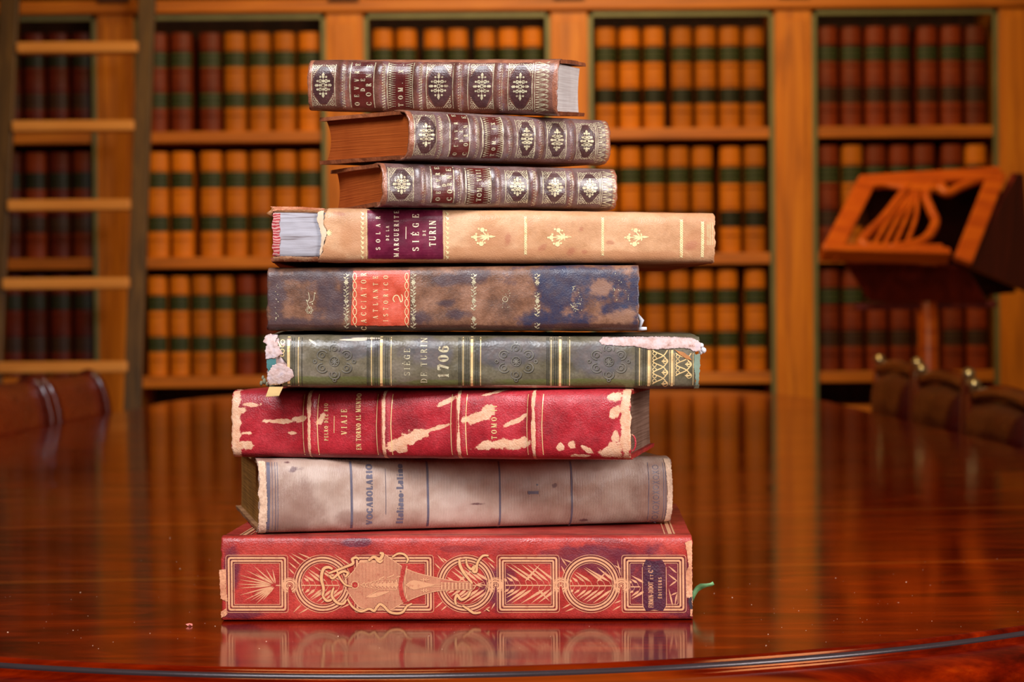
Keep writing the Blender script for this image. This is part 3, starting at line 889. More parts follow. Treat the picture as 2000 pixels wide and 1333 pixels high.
# a small didone alphabet; glyphs are strokes in a box one unit high
TH, TN, SE = .20, .085, .075
def G_stem(x): return [('l', x, 0, x, 1, TH)]
def sf(x, y, h=.17): return ('l', x - h, y, x + h, y, SE)
GL = {
 'A': (.80, [('l', .08, 0, .38, 1, TN), ('l', .70, 0, .40, 1, TH), ('l', .2, .34, .58, .34, TN), sf(.1, .03, .12), sf(.69, .03)]),
 'B': (.70, [('l', .18, 0, .18, 1, TH), ('a', .30, .75, .22, .23, -90, 90), ('a', .30, .28, .28, .26, -90, 90), ('l', .04, .97, .32, .97, TN), ('l', .04, .03, .32, .03, TN), ('l', .2, .52, .32, .52, TN)]),
 'C': (.74, [('a', .42, .5, .32, .46, 45, 315), ('l', .66, .66, .66, .96, TN), ('l', .66, .08, .66, .28, TN)]),
 'D': (.80, [('l', .18, 0, .18, 1, TH), ('a', .32, .5, .36, .46, -90, 90), ('l', .04, .97, .34, .97, TN), ('l', .04, .03, .34, .03, TN)]),
 'E': (.70, [('l', .18, 0, .18, 1, TH), ('l', .04, .97, .62, .97, TN), ('l', .04, .03, .64, .03, TN), ('l', .2, .5, .45, .5, TN), ('l', .61, 1, .61, .74, TN), ('l', .63, 0, .63, .27, TN), ('l', .45, .38, .45, .63, TN)]),
 'F': (.64, [('l', .18, 0, .18, 1, TH), ('l', .04, .97, .60, .97, TN), ('l', .04, .03, .34, .03, TN), ('l', .2, .5, .42, .5, TN), ('l', .59, 1, .59, .74, TN), ('l', .42, .38, .42, .63, TN)]),
 'G': (.80, [('a', .42, .5, .32, .46, 45, 300), ('l', .64, .66, .64, .96, TN), ('l', .64, .02, .64, .44, TH), ('l', .48, .44, .76, .44, TN)]),
 'I': (.36, [('l', .18, 0, .18, 1, TH), sf(.18, .97, .15), sf(.18, .03, .15)]),
 'J': (.5, [('l', .3, 1, .3, .15, TH), ('a', .18, .15, .13, .13, -180, 0), sf(.3, .97, .15)]),
 'L': (.64, [('l', .18, 0, .18, 1, TH), sf(.18, .97, .15), ('l', .04, .03, .60, .03, TN), ('l', .59, 0, .59, .3, TN)]),
 'M': (1.0, [('l', .13, 0, .13, 1, TN), ('l', .14, 1, .48, .04, TH), ('l', .48, .04, .82, 1, TN), ('l', .82, 0, .82, 1, TH), sf(.13, .03, .1), sf(.82, .03, .14), sf(.1, .97, .08), sf(.86, .97, .1)]),
 'N': (.86, [('l', .14, 0, .14, 1, TN), ('l', .14, 1, .70, .02, TH), ('l', .70, 0, .70, 1, TN), sf(.14, .03, .11), sf(.70, .97, .11), sf(.09, .97, .08)]),
 'O': (.84, [('a', .42, .5, .33, .46, 0, 360)]),
 'P': (.66, [('l', .18, 0, .18, 1, TH), ('a', .30, .72, .26, .25, -90, 90), ('l', .04, .97, .32, .97, TN), ('l', .2, .47, .32, .47, TN), sf(.18, .03, .15)]),
 'R': (.76, [('l', .18, 0, .18, 1, TH), ('a', .30, .74, .24, .23, -90, 90), ('l', .04, .97, .32, .97, TN), ('l', .2, .5, .32, .5, TN), ('l', .38, .5, .64, .03, TH), sf(.18, .03, .15), sf(.68, .03, .08)]),
 'S': (.66, [('a', .33, .74, .22, .21, 40, 270), ('a', .33, .27, .24, .23, 90, -140), ('l', .53, .72, .53, .98, TN), ('l', .11, .02, .11, .3, TN)]),
 'T': (.74, [('l', .36, 0, .36, 1, TH), ('l', .04, .97, .68, .97, TN), ('l', .05, 1, .05, .76, TN), ('l', .67, 1, .67, .76, TN), sf(.36, .03, .15)]),
 'U': (.82, [('l', .18, 1, .18, .3, TH), ('a', .42, .3, .24, .27, -180, 0), ('l', .66, .3, .66, 1, TN), sf(.18, .97, .15), sf(.66, .97, .1)]),
 'V': (.78, [('l', .10, 1, .38, .02, TH), ('l', .70, 1, .40, .02, TN), sf(.12, .97, .14), sf(.68, .97, .1)]),
 'X': (.78, [('l', .12, 1, .64, 0, TH), ('l', .64, 1, .10, 0, TN), sf(.14, .97, .12), sf(.64, .97, .1), sf(.12, .03, .1), sf(.64, .03, .12)]),
 '1': (.5, [('l', .26, 0, .26, 1, TH), ('l', .08, .82, .26, .98, TN), sf(.26, .03, .18)]),
 '7': (.66, [('l', .08, .94, .60, .94, TH), ('l', .60, .94, .26, 0, TH), ('l', .09, 1, .09, .72, TN)]),
 '0': (.72, [('a', .36, .5, .25, .45, 0, 360)]),
 '6': (.70, [('a', .36, .30, .24, .26, 0, 360), ('a', .46, .42, .34, .52, 95, 195), ('disc', .54, .84, .09)]),
 '2': (.66, [('a', .32, .72, .22, .23, 165, -40), ('l', .48, .56, .10, .08, TN), ('l', .08, .09, .60, .09, TH)]),
 '.': (.26, [('disc', .12, .09, .10)]), '-': (.4, [('l', .06, .4, .34, .4, TH * .7)]), ' ': (.35, []),
}
def low(k): return k
GL.update({
 't': (.42, [('l', .2, .1, .2, .92, TH), ('l', .04, .66, .38, .66, TN), ('a', .30, .14, .12, .12, 180, 320)]),
 'a': (.56, [('a', .26, .24, .17, .21, 0, 360), ('l', .44, .02, .44, .6, TH), ('a', .30, .5, .16, .16, 20, 150)]),
 'l': (.32, [('l', .16, 0, .16, 1, TH), sf(.16, .03, .12), ('l', .03, .97, .16, .97, SE)]),
 'i': (.32, [('l', .16, 0, .16, .62, TH), ('disc', .16, .84, .09), sf(.16, .03, .12)]),
 'n': (.64, [('l', .16, 0, .16, .62, TH), ('a', .32, .40, .16, .2, 0, 170), ('l', .48, 0, .48, .42, TH), sf(.16, .03, .1), sf(.48, .03, .1)]),
 'o': (.56, [('a', .28, .31, .19, .28, 0, 360)]),
})
def put_text(d, text, xb, y0, y1, cap, wf=1.0, bold=1.0, dirn=1):
    """text running up the spine: baseline at x = xb, from y0 (start, below) to y1; capitals reach xb - cap"""
    items = []
    for ch in text:
        acc = ch in 'ÈÉ'
        items.append(('E' if acc else ch, acc))
    nat = sum(GL[c][0] for c, _ in items) * cap * wf; avail = y0 - y1
    gap = (avail - nat) / max(1, len(items) - 1); sc = wf
    if gap < .04 * cap:
        sc = wf * (avail - .04 * cap * (len(items) - 1)) / nat; gap = .04 * cap
    pen = y0
    for c, acc in items:
        wdt, strokes = GL[c]
        def mp(gx, gy): return (xb - gy * cap, pen - gx * cap * sc)
        for st in strokes:
            if st[0] == 'l':
                _, a, b, e, f, w = st
                ww = w * cap * bold * (sc if a == e and w >= TH * .6 else 1)
                d.stroke([mp(a, b), mp(e, f)], max(.55, ww))
            elif st[0] == 'a':
                _, cx, cy, rx, ry, a0, a1 = st
                n = max(6, int(abs(a1 - a0) / 20)); P = []
                for i in range(n + 1):
                    a = radians(a0 + (a1 - a0) * i / n); P.append((cx + rx * cos(a), cy + ry * sin(a), abs(cos(a))))
                Q = [mp(x, y) for x, y, _ in P]; wd = [P[i][2] for i in range(n + 1)]
                d.stroke(Q, TH * cap * bold, taper=lambda t, wd=wd, n=n: .42 + .62 * wd[min(n, int(round(t * n)))] ** 1.3)
            else:
                x, y = mp(st[1], st[2]); d.disc(x, y, st[3] * cap)
        if acc: d.stroke([mp(.30, 1.08), mp(.42, 1.26)], max(.6, TH * cap * .7))
        pen -= wdt * cap * sc + gap
# ------------------------------------------------------------------ book 9: large red octavo with stamped palm decoration
gold_warm = gilt('warm_gilt', (222, 160, 118), (0.46, 0.32), .15, .45, (192, 118, 88))
gold_pale = gilt('pale_gilt', (214, 202, 166), (0.54, 0.34), .25, .38, (140, 116, 92))
gold_bright = gilt('bright_gilt', (252, 214, 150), (0.42, 0.3), .3, .35, (200, 150, 100))
page_brown = pages('rust_stained_pages', (150, 64, 14), (176, 84, 28))
page_grey = pages('pale_grey_pages', (206, 196, 194), (236, 230, 228))
page_dim = pages('brown_speckled_pages', (96, 66, 52), (140, 108, 92))
page_tan = pages('tan_pages', (110, 72, 24), (160, 110, 48))

b9 = Book('red_gilt_book', 'large red leather book with gilt palm and knotwork spine, at the base of the stack',
          435, 1352, 1049, 1048, 1214, 1212, -2.2, 1.5, .27, bulge=.0035, n=10, m=2, wob=.0005, base=(.0008, .0008), seed=9.1)
def U(b, px): return b.u(px)
def Bl(b, px, py, rx, ry, ang=0.0):
    s_ = b.L / (b.c[1] - b.c[0])
    return (b.u(px), b.v(px, py) * b.T(b.u(px)), rx * s_, ry * s_, ang)
def Bls(b, lst): return [Bl(b, *q) for q in lst]
red9 = leather('red_morocco', (140, 32, 28), (172, 48, 40), (190, 66, 54), 26, .42, 800, .3, layers=[
    dict(items=Bls(b9, [(1320, 1150, 80, 60), (1180, 1095, 110, 30, .1), (1270, 1140, 40, 60), (980, 1150, 34, 40), (455, 1110, 16, 40), (1346, 1180, 12, 30), (470, 1200, 40, 10), (700, 1060, 30, 8)]), col=(92, 34, 48), col2=(60, 26, 50), amp=.8, ns=45, soft=.25, fac=.75),
    dict(items=Bls(b9, [(1200, 1060, 50, 6, .2), (900, 1072, 40, 6), (1100, 1078, 40, 5)]), col=(120, 30, 34), amp=.9, ns=70, soft=.2, fac=.6)])
b9.spine(red9, jag=.0008)
ub9 = b9.board(red9, 1, .003, .004, .0005)
b9.board(red9, 0, .003, .004, .0005)
b9.block(page_tan, .003, .004, .006, front=.3)
worn9 = leather('scuffed_tan_edge', (190, 118, 84), (214, 146, 106), (226, 166, 128), 60, .7, 500, .4)
b9.patch('worn_edge', [(431, 1113), (444, 1112), (443, 1150), (447, 1176), (441, 1174), (433, 1170)], worn9, .0003, .8)
b9.patch('worn_edge', [(433, 1196), (443, 1190), (446, 1200), (440, 1206), (434, 1207)], worn9, .0003, .8)
b9.patch('worn_edge', [(1339, 1060), (1352, 1054), (1352, 1205), (1348, 1206), (1347, 1170), (1341, 1168), (1340, 1120), (1345, 1105), (1342, 1080)], worn9, .0003, .9)
b9.patch('worn_edge', [(1344, 1170), (1351, 1166), (1352, 1190), (1347, 1190)], plain('dark_scuff', (52, 34, 44), .6), .0005, .8)

base9 = Draw(b9, .00012)           # palm leaves, under the frames
def palms(d, x0, x1, cy, clip, seedv, n, ln=46, down=True, drop=()):
    r_ = random.Random(seedv)
    d.stroke([(x0, cy), (x1, cy)], 2.2)
    for i in range(n):
        f = (i + .5) / n; x = x0 + (x1 - x0 + 16) * f
        for sgn in (-1, 1):
            xx = x + r_.uniform(-1, 1) + (3 if sgn > 0 else 0)
            ang = r_.uniform(36, 44); l = ln * r_.uniform(1.05, 1.3)
            tx, ty = xx - cos(radians(ang)) * l * (1 if r_.random() < .96 else -.6), cy + sgn * sin(radians(ang)) * l
            bx, by = xx - 4 * cos(radians(ang)), cy + sgn * 8
            # trim the leaf where its panel ends
            for q in range(20):
                if clip(tx, ty): break
                tx += (bx - tx) * .08; ty += (by - ty) * .08
            d.stroke([(xx, cy), (bx, by)], .8)
            if hypot(tx - bx, ty - by) > 6: d.leaf(tx, ty, bx, by, r_.uniform(4.6, 5.8), .74)
RECTS = [(444, 564.5), (694, 848), (972, 1093), (1215, 1340)]
CIRC = [(632, 57), (911, 57), (1155, 57)]
CYC = 1141; Y0 = 1084.5; Y1 = 1197.5
fine9 = Draw(b9, .00016)
def inrect(x0, x1): return lambda x, y: x0 + 17 < x < x1 - 17 and Y0 + 17 < y < Y1 - 17
def incirc(cx, r): return lambda x, y: hypot(x - cx, y - CYC) < r - 17
# first panel: a fan of long leaves from its right side
for a, l in ((118, 42), (135, 60), (150, 66), (162, 74), (170, 72), (178, 74), (185, 72), (197, 74), (208, 70), (220, 52), (232, 42), (146, 48), (214, 60), (100, 36), (204, 46), (226, 60)):
    x, y = 541, 1144; tx = x + l * cos(radians(a)); ty = y - l * sin(radians(a)) * .9
    if inrect(444, 564)(tx, ty) or True:
        for q in range(20):
            if 463 < tx < 546 and 1103 < ty < 1181: break
            tx += (x - tx) * .06; ty += (y - ty) * .06
        base9.leaf(tx, ty, x + (tx - x) * .12, y + (ty - y) * .12, 3.2, .7)
base9.stroke([(541, 1144), (552, 1144)], 2)
palms(base9, 590, 664, 1144, incirc(632, 57), 3, 8, 50)
palms(base9, 872, 950, 1144, incirc(911, 57), 8, 8, 50)
palms(base9, 988, 1077, 1144, inrect(972, 1093), 5, 9, 58)
palms(base9, 1114, 1196, 1145, incirc(1155, 57), 6, 8, 50)
palms(base9, 1232, 1250, 1147, lambda x, y: 1232 < x < 1253 and 1102 < y < 1184, 7, 3, 40)
for q in ((1306, 1106, 1322, 1120), (1305, 1122, 1323, 1136), (1307, 1146, 1322, 1135), (1306, 1150, 1314, 1186), (1308, 1165, 1323, 1158), (1318, 1184, 1322, 1160)):
    base9.leaf(*q, 3.4, .6)
# leaf tips that show between the frames
for q in ((567, 1084, 590, 1105), (571, 1081, 602, 1098), (584, 1080, 612, 1092), (566, 1098, 582, 1112), (566, 1110, 577, 1122), (574, 1198, 590, 1182), (585, 1200, 606, 1188), (655, 1083, 690, 1106), (665, 1190, 690, 1178),
          (856, 1084, 870, 1100), (865, 1090, 875, 1097), (850, 1100, 862, 1112), (850, 1190, 866, 1176), (862, 1194, 874, 1184), (949, 1085, 968, 1100), (955, 1098, 968, 1112), (960, 1192, 968, 1178), (945, 1196, 958, 1186),
          (1096, 1088, 1108, 1106), (1100, 1092, 1120, 1100), (1097, 1105, 1105, 1122), (1098, 1190, 1116, 1180), (1104, 1196, 1124, 1188), (1200, 1104, 1214, 1112), (1206, 1094, 1213, 1126), (1196, 1194, 1213, 1184), (1200, 1180, 1213, 1174)):
    base9.leaf(*q, 3.0, .6)
base9.obj('palm_leaf_pattern', gold_warm)
fr9 = Draw(b9, .0002)
OFFS = [(0, 1.1), (5.4, 3.9), (11.2, 3.6), (15.8, 1.1)]
dk9 = Draw(b9, .00018)
for i, (x0, x1) in enumerate(RECTS):
    for o, w in OFFS:
        if i == 3 and o > 10:
            # this panel's inner lines break for the publisher's plaque
            for sy, yy in ((1, Y0 + o), (-1, Y1 - o)):
                fr9.stroke([(1262, yy), (x0 + o + 2, yy), (x0 + o, yy + 2 * sy), (x0 + o, CYC)], w)
                fr9.stroke([(1292, yy), (x1 - o - 2, yy), (x1 - o, yy + 2 * sy), (x1 - o, CYC)], w)
        else: fr9.rrect(x0 + o, Y0 + o, x1 - o, Y1 - o, max(1.2, 5 - o * .25), w)
for cx, r in CIRC:
    for o, w in OFFS: fr9.ring(cx, CYC, r - o, w)
for cx, cy in ((568, 1144.5), (968.5, 1144), (1096, 1144), (1214, 1145)):
    fr9.disc(cx, cy, 2.2)
    for r, w in ((4.6, 1.0), (8.2, 3.4), (12.6, 3.2), (15.6, .9)):
        fr9.stroke(arc(cx, cy, r, r, -70, 250), w)
for x0, x1 in RECTS:
    for o in (2.5, 8.3, 13.8): dk9.rrect(x0 + o, Y0 + o, x1 - o, Y1 - o, max(1.2, 5 - o * .25), 1.1)
for cx, r in CIRC:
    for o in (2.5, 8.3, 13.8): dk9.ring(cx, CYC, r - o, 1.1)
dk9.obj('frame_gap_pattern', plain('stamped_line_red', (96, 26, 26), .5))  # dark red lines in the gaps between the gilt frame bands
# plaque scrolls
for cx, cy in ((1260, 1104), (1296, 1104), (1260, 1186), (1296, 1186)): fr9.ring(cx, cy, 4, 1.2)
fr9.stroke([(1255, 1108), (1255, 1184)], 1.2); fr9.stroke([(1301.5, 1108), (1301.5, 1184)], 1.2)
fr9.obj('frame_pattern', gold_warm)
purple = leather('plum_morocco', (62, 26, 46), (84, 34, 50), (104, 42, 52), 50, .4, 750, .4)
pl = b9.patch('publisher_plaque', [(1257, 1104), (1262, 1094), (1278, 1097), (1294, 1094), (1300, 1104), (1300, 1186), (1294, 1195), (1278, 1192), (1262, 1195), (1257, 1186)], purple, .00024, 0, 4, 4)
t9 = Draw(b9, .00042)
put_text(t9, 'FIRMIN-DIDOT', 1276, 1188, 1137, 9.5, .62, .85); put_text(t9, 'ET', 1276, 1132, 1123, 6, .7); put_text(t9, 'C', 1276, 1119, 1113, 9.5, .7)
put_text(t9, 'IE', 1271, 1112, 1105, 5, .7)
put_text(t9, 'ÉDITEURS', 1292.5, 1170, 1128.5, 6.5, .75)
t9.obj('publisher_lettering', gold_warm)
# cartouche: hatched shield with a spindle and trailing stem
top_e = spl([(681, 1128), (694, 1114), (704, 1099), (722, 1099), (740, 1096), (752, 1083), (766, 1092), (790, 1108), (815, 1119), (846, 1127), (880, 1134), (905, 1137), (923, 1134)], 5)
bot_e = spl([(681, 1156), (691, 1172), (704, 1187), (722, 1190), (745, 1192), (762, 1193), (790, 1178), (820, 1165), (850, 1156), (880, 1153), (905, 1152), (923, 1154)], 5)
hat = Draw(b9, .00046)
hat.stroke(top_e, 1.6); hat.stroke(bot_e, 1.6); hat.stroke([(680, 1128), (672, 1140), (680, 1156)], 1.6)
def yon(e, x):
    for a, b in zip(e, e[1:]):
        if a[0] <= x <= b[0]: return a[1] + (b[1] - a[1]) * (x - a[0]) / max(1e-6, b[0] - a[0])
    return e[-1][1]
pm9 = b9.patch('cartouche_ground', top_e + bot_e[::-1], leather('blush_stamped_leather', (150, 74, 58), (172, 92, 72), (190, 112, 88), 40, .4, 750, .3), .00024, 0, 4, 4)
x = 684.0
while x < 862:
    hat.stroke([(x, yon(top_e, x) + 1), (x, yon(bot_e, x) - 1)], 1.35); x += 2.75
hat.obj('cartouche_hatching', gold_warm)
deep = Draw(b9, .00056)
deep.stroke(spl([(792, 1103), (786, 1130), (784, 1145), (787, 1165), (793, 1177)], 6), 8)
deep.ring(695, 1143, 3.4, 4.2)
deep.obj('red_band_pattern', red9)
cart = Draw(b9, .00064)
cart.ring(695, 1143, 7.2, 1.8)
cart.stroke(spl([(705, 1143), (722, 1139), (745, 1133), (775, 1132)], 6) + [(775, 1153)] + spl([(775, 1153), (745, 1152), (722, 1148), (705, 1143)], 6), 1.2)
for i in range(10): cart.stroke([(708 + i * 7, 1143), (714 + i * 7, 1138 - i * .5)], 1.6); cart.stroke([(708 + i * 7, 1143), (714 + i * 7, 1148 + i * .4)], 1.6)
for i in range(7): cart.leaf(725 + i * 7.5, 1143, 735 + i * 7.5, 1143, 7 + i * 1.2, .5)
cart.stroke(spl([(797, 1105), (793, 1130), (792, 1145), (795, 1165), (800, 1176)], 6), 1.6)
cart.leaf(850, 1143, 794, 1143, 20, .75)
cart.stroke([(820, 1142), (862, 1142)], 1.3); cart.stroke([(820, 1146), (862, 1146)], 1.3)
for cy in (1133, 1154):
    for a in range(0, 360, 60): cart.leaf(831 + 10 * cos(radians(a)), cy + 4.6 * sin(radians(a)), 831, cy, 2.4, .5)
cart.leaf(716, 1168, 762, 1156, 9, .4)
cart.stroke([(718, 1166), (742, 1152)], 1.2)
for q in ((742, 1132, 752, 1127), (758, 1129, 772, 1123), (776, 1128, 784, 1126)): cart.stroke([q[:2], q[2:]], 2.2)
for i in range(9): cart.stroke([(864 + i * 7, 1137.5 + i * .2), (864 + i * 7, 1152)], 3.4, w1=2.4)
for i in range(6): cart.stroke([(862, 1139 + i * 2.6), (925, 1139 + i * 2.4)], 1.0)
cart.stroke([(926, 1136), (932, 1143), (926, 1152)], 1.4)
for a, l in ((20, 14), (0, 18), (-20, 14)): cart.leaf(932 + l * cos(radians(a)), 1143 - l * sin(radians(a)), 930, 1143, 2.6, .5)
cart.obj('cartouche_pattern', gold_warm)
# ribbons: dark outline below, gilt above
RIB = [([(644, 1120), (660, 1114), (680, 1106), (692, 1100), (690, 1092), (698, 1089), (704, 1093)], 4.6), ([(632, 1165), (634, 1150), (630, 1130), (634, 1112), (644, 1108), (652, 1112)], 5.4),
       ([(646, 1124), (652, 1130), (664, 1120), (674, 1116), (682, 1120), (676, 1128)], 4.4), ([(660, 1112), (664, 1126), (676, 1142), (690, 1146)], 3.4),
       ([(654, 1148), (650, 1164), (660, 1178), (672, 1180), (678, 1172)], 4.6), ([(632, 1165), (640, 1174), (650, 1172)], 4.6),
       ([(680, 1170), (690, 1186), (706, 1195), (722, 1190), (732, 1194), (738, 1186), (744, 1181), (752, 1186), (762, 1196), (776, 1199), (788, 1196), (796, 1185), (806, 1180)], 4.6),
       ([(722, 1095), (732, 1088), (744, 1092), (750, 1082), (744, 1080)], 5.6), ([(736, 1092), (744, 1098), (750, 1094)], 4),
       ([(768, 1088), (780, 1081), (792, 1083), (799, 1092), (796, 1099)], 3.8),
       ([(899, 1093), (900, 1104), (908, 1120), (924, 1140)], 5.2), ([(912, 1092), (914, 1104), (922, 1112), (928, 1106), (926, 1116), (932, 1116), (934, 1100), (944, 1086), (956, 1085)], 4.6),
       ([(892, 1182), (890, 1172), (894, 1163), (902, 1172), (914, 1166), (920, 1156)], 4.6), ([(904, 1184), (914, 1190), (926, 1198), (940, 1197)], 4.4), ([(950, 1190), (957, 1195)], 2.4)]
ro = Draw(b9, .00072); rg = Draw(b9, .0008)
for pts, w in RIB:
    w *= 1.05
    q = spl(pts, 6); tp = lambda t: .55 + .45 * sin(pi * min(1, max(0, t))) ** .5
    ro.stroke(q, w + 1.7, taper=tp); rg.stroke(q, w, taper=tp)
ro.obj('ribbon_outline_pattern', plain('stamped_outline_red', (120, 46, 40), .5)); rg.obj('ribbon_pattern', gilt('ribbon_gilt', (224, 168, 116), (.46, .3), .1, .42, (194, 136, 96)))
# gilt panel lines on the upper cover
lv, lf = [], []
def cover_line(b, u0, y0, u1, y1, w):
    n = len(lv); z = lambda u: b.T(u) + .0005
    d = Vector((u1 - u0, y1 - y0)).normalized(); nn = Vector((-d.y, d.x)) * w / 2
    for u_, y_ in ((u0, y0), (u1, y1)):
        lv.append((u_ + nn.x, y_ + nn.y, z(u_))); lv.append((u_ - nn.x, y_ - nn.y, z(u_)))
    lf.append((n, n + 1, n + 3, n + 2))
for o, w in ((.012, .0012), (.015, .0028), (.019, .0008)):
    cover_line(b9, b9.L - o, .008, b9.L - o, b9.D - o, w); cover_line(b9, o, .008, o, b9.D - o, w)
    cover_line(b9, o, b9.D - o, b9.L - o, b9.D - o, w)
cover_line(b9, .012, .012, b9.L - .012, .012, .0006)
mk('cover_line_pattern', lv, lf, gold_warm, b9.root)

# ------------------------------------------------------------------ book 8: pale ribbed cloth dictionary
b8 = Book('ribbed_tan_book', 'thick pale tan ribbed-cloth book with grey lettering, second from the base of the stack',
          503, 1305, 898, 893, 1045, 1023, 12, 1.553, .205, bulge=.011, n=3.2, m=2, wob=.0012, base=(.0628, .0624), seed=8.2)
m = NT('ribbed_tan_cloth', .34, 0, .7)
col = m.ramp(m.noise(22, 5, .6), [(.32, lin((152, 118, 102))), (.5, lin((178, 150, 134))), (.66, lin((196, 172, 158)))])
col = m.mix(m.math('MULTIPLY', m.blobs(Bls(b8, [(560, 990, 60, 50, .3), (1280, 970, 50, 70), (700, 1010, 40, 14), (520, 960, 14, 80)]), 1.3, 50, .5), .55), col, lin((122, 78, 64)))
col = m.mix(m.blobs(Bls(b8, [(574, 916, 11, 4), (570, 919, 8, 4), (1077, 948, 5, 4), (1136, 1018, 7, 2.4), (925, 985, 11, 2), (560, 903, 5, 2)]), 1.5, 150, .4), col, lin((116, 84, 82)))
rib = m.wave(.314 / (2.5 * b8.L / 802), 'X', .4)
col = m.mix(1.0, col, m.ramp(rib, [(0, (.90, .89, .89, 1)), (1, (1.05, 1.05, 1.05, 1))]), 'MULTIPLY')
m.base(col); m.bump(rib, .5, .0005); m.bump(m.noise(600, 3), .3, .0004)
cl8 = m.m
b8.spine(cl8, jag=.0009)
wb8 = leather('tan_worn_cover', (110, 72, 44), (150, 104, 66), (176, 130, 90), 30, .6, 500)
b8.board(wb8, 1, .003, .005); b8.board(wb8, 0, .003, .005)
b8.block(page_tan, .003, .004, .006, front=.6)
grey_ink = plain('grey_stamped_ink', (104, 98, 112), .35, .15)
tan_frag = leather('torn_tan_edge', (190, 150, 122), (214, 178, 150), (228, 196, 168), 60, .75, 600, .3)
b8.patch('worn_edge', [(504, 901), (518, 902), (517, 930), (520, 980), (518, 1043), (504, 1045), (503, 1012), (506, 985), (502, 965), (506, 940), (504, 920)], tan_frag, .0003, 1.0)
b8.patch('worn_edge', [(1293, 896), (1304, 897), (1306, 950), (1305, 1018), (1294, 1021), (1296, 960)], tan_frag, .0003, .8)
d8 = Draw(b8, .00014)
for x, w in ((683, 4.4), (831, 4.2), (971, 3.6), (1110, 3.4)): d8.stroke([(x, 901), (x + 1, 1039 - (x - 683) * .02)], w)
d8.stroke([(523, 903), (521, 1042)], 6.5)
for x in (530, 536, 540.5, 1260, 1289, 1293): d8.stroke([(x, 903), (x, 1040 if x < 600 else 1022)], 1.1)
d8.stroke([(750, 915), (750, 1006)], .9)
for i in range(6):
    y = 912 + i * 20
    d8.ring(1274, y, 5.5, 1.1, 4); d8.stroke([(1267, y + 7), (1281, y + 13)], 1.2); d8.stroke([(1281, y + 7), (1267, y + 13)], 1.2)
d8.obj('stamped_line_pattern', grey_ink)
t8 = Draw(b8, .0002)
put_text(t8, 'VOCABOLARIO', 724, 1026, 907, 11.5, 1.0, 1.8)
put_text(t8, 'Italiano-Latino', 783.5, 1024, 907, 12.5, .95, 1.8)
put_text(t8, '1.', 1045, 967, 944, 20, .95, 1.5)
t8.obj('title_lettering', grey_ink)

# ------------------------------------------------------------------ book 7: red half-leather with scuffs
b7 = Book('scuffed_crimson_book', 'crimson book with beige scuffs and double gilt lines, third from the base of the stack',
          460, 1235, 763, 762, 893, 898, -10, 1.515, .150, bulge=.009, n=4.2, m=2, bands=(613, 756, 902, 1048), hb=.0026, bw=.0036, wob=.0006, seed=7.3)
scuffs = [(467, 830, 9.4, 80.0), (478, 800, 12.6, 6.0), (483, 868, 21.6, 7.6, .1), (500, 790, 16.2, 4.2), (492, 845, 10.8, 3.4), (1226, 830, 10.1, 80.0), (1206, 775, 12.6, 8.5), (1204, 806, 9.0, 11.9, .6), (1200, 880, 21.6, 15.3), (1205, 850, 7.2, 11.9),
          (560, 822, 30.6, 4.2, .0), (588, 818, 19.8, 5.1, -.15), (575, 845, 9.0, 3.4), (635, 818, 12.6, 6.0, -.9), (800, 858, 39.6, 11.0, -.35), (850, 838, 41.4, 4.2, -.28), (783, 872, 18.0, 10.2), (880, 783, 23.4, 4.2, -.45), (932, 816, 32.4, 8.5, -.2), (960, 800, 10.8, 10.2), (1010, 822, 23.4, 5.1, -.45), (968, 868, 39.6, 8.5, -.1), (1015, 866, 27.0, 10.2, -.2), (975, 765, 36.0, 2.5, -.25), (1098, 872, 7.2, 8.5, .2), (1120, 868, 7.2, 6.8), (1150, 878, 10.8, 5.1, .6), (1140, 890, 18.0, 3.4),
          (612, 850, 3.5, 60.0), (612, 790, 3.5, 40.0), (757, 870, 3.0, 50.0), (757, 800, 3.0, 50.0), (902, 800, 3.0, 50.0), (902, 870, 3.0, 50.0), (1047, 850, 3.5, 90.0), (1047, 790, 3.5, 40.0)]
red7 = leather('crimson_leather', (142, 22, 32), (172, 34, 44), (190, 48, 58), 40, .44, 900, .3, layers=[
    dict(items=Bls(b7, [(620, 780, 8, 20), (760, 860, 6, 60), (640, 770, 140, 12), (620, 892, 300, 6)]), col=(120, 20, 34), amp=.6, ns=40, soft=.3, fac=.6),
    dict(items=Bls(b7, scuffs), col=(218, 158, 122), col2=(232, 186, 152), amp=1.35, ns=130, soft=.12)])
b7.spine(red7, jag=.0009)
rc = leather('red_cloth_cover', (130, 26, 24), (164, 36, 30), (186, 48, 40), 40, .6, 800)
b7.board(rc, 1, .0032, .004, warp=.0); b7.board(rc, 0, .0032, .004)
b7.block(page_dim, .0032, .003, .004, front=.6)
d7 = Draw(b7, .00014)
for x in (600, 628, 743, 771, 887, 916, 1035, 1064): d7.stroke([(x + 1, 770), (x - 1.5, 830), (x, 888)], 1.5)
for x in (752, 897, 1044):
    for i in range(40): d7.disc(x + 1.5, 775 + i * 2.6, .55)
d7.stroke([(659.5, 812), (659, 845)], 1.1)
d7.obj('gilt_line_pattern', gold_bright)
t7 = Draw(b7, .0002)
put_text(t7, 'PELRO DEL RIO', 647.5, 860, 788, 7.5, .72)
put_text(t7, 'VIAJE', 684, 848, 799, 11, .8)
put_text(t7, 'EN TORNO AL MUNDO', 711, 878, 769, 9.5, .72)
put_text(t7, 'TOMO II', 975, 857, 792, 10.5, .8)
t7.obj('title_lettering', gold_bright)
# small loose loop of headband thread at the tail
MB().tube([b7.M.inverted() @ (b7.M @ b7.S(b7.u(1232), .12)) + Vector((.001 + .003 * sin(a), .004, .006 * cos(a) + .006)) for a in [i * .5 for i in range(12)]], .0007, 6).obj('headband_loop', red7, b7.root, smooth=True)

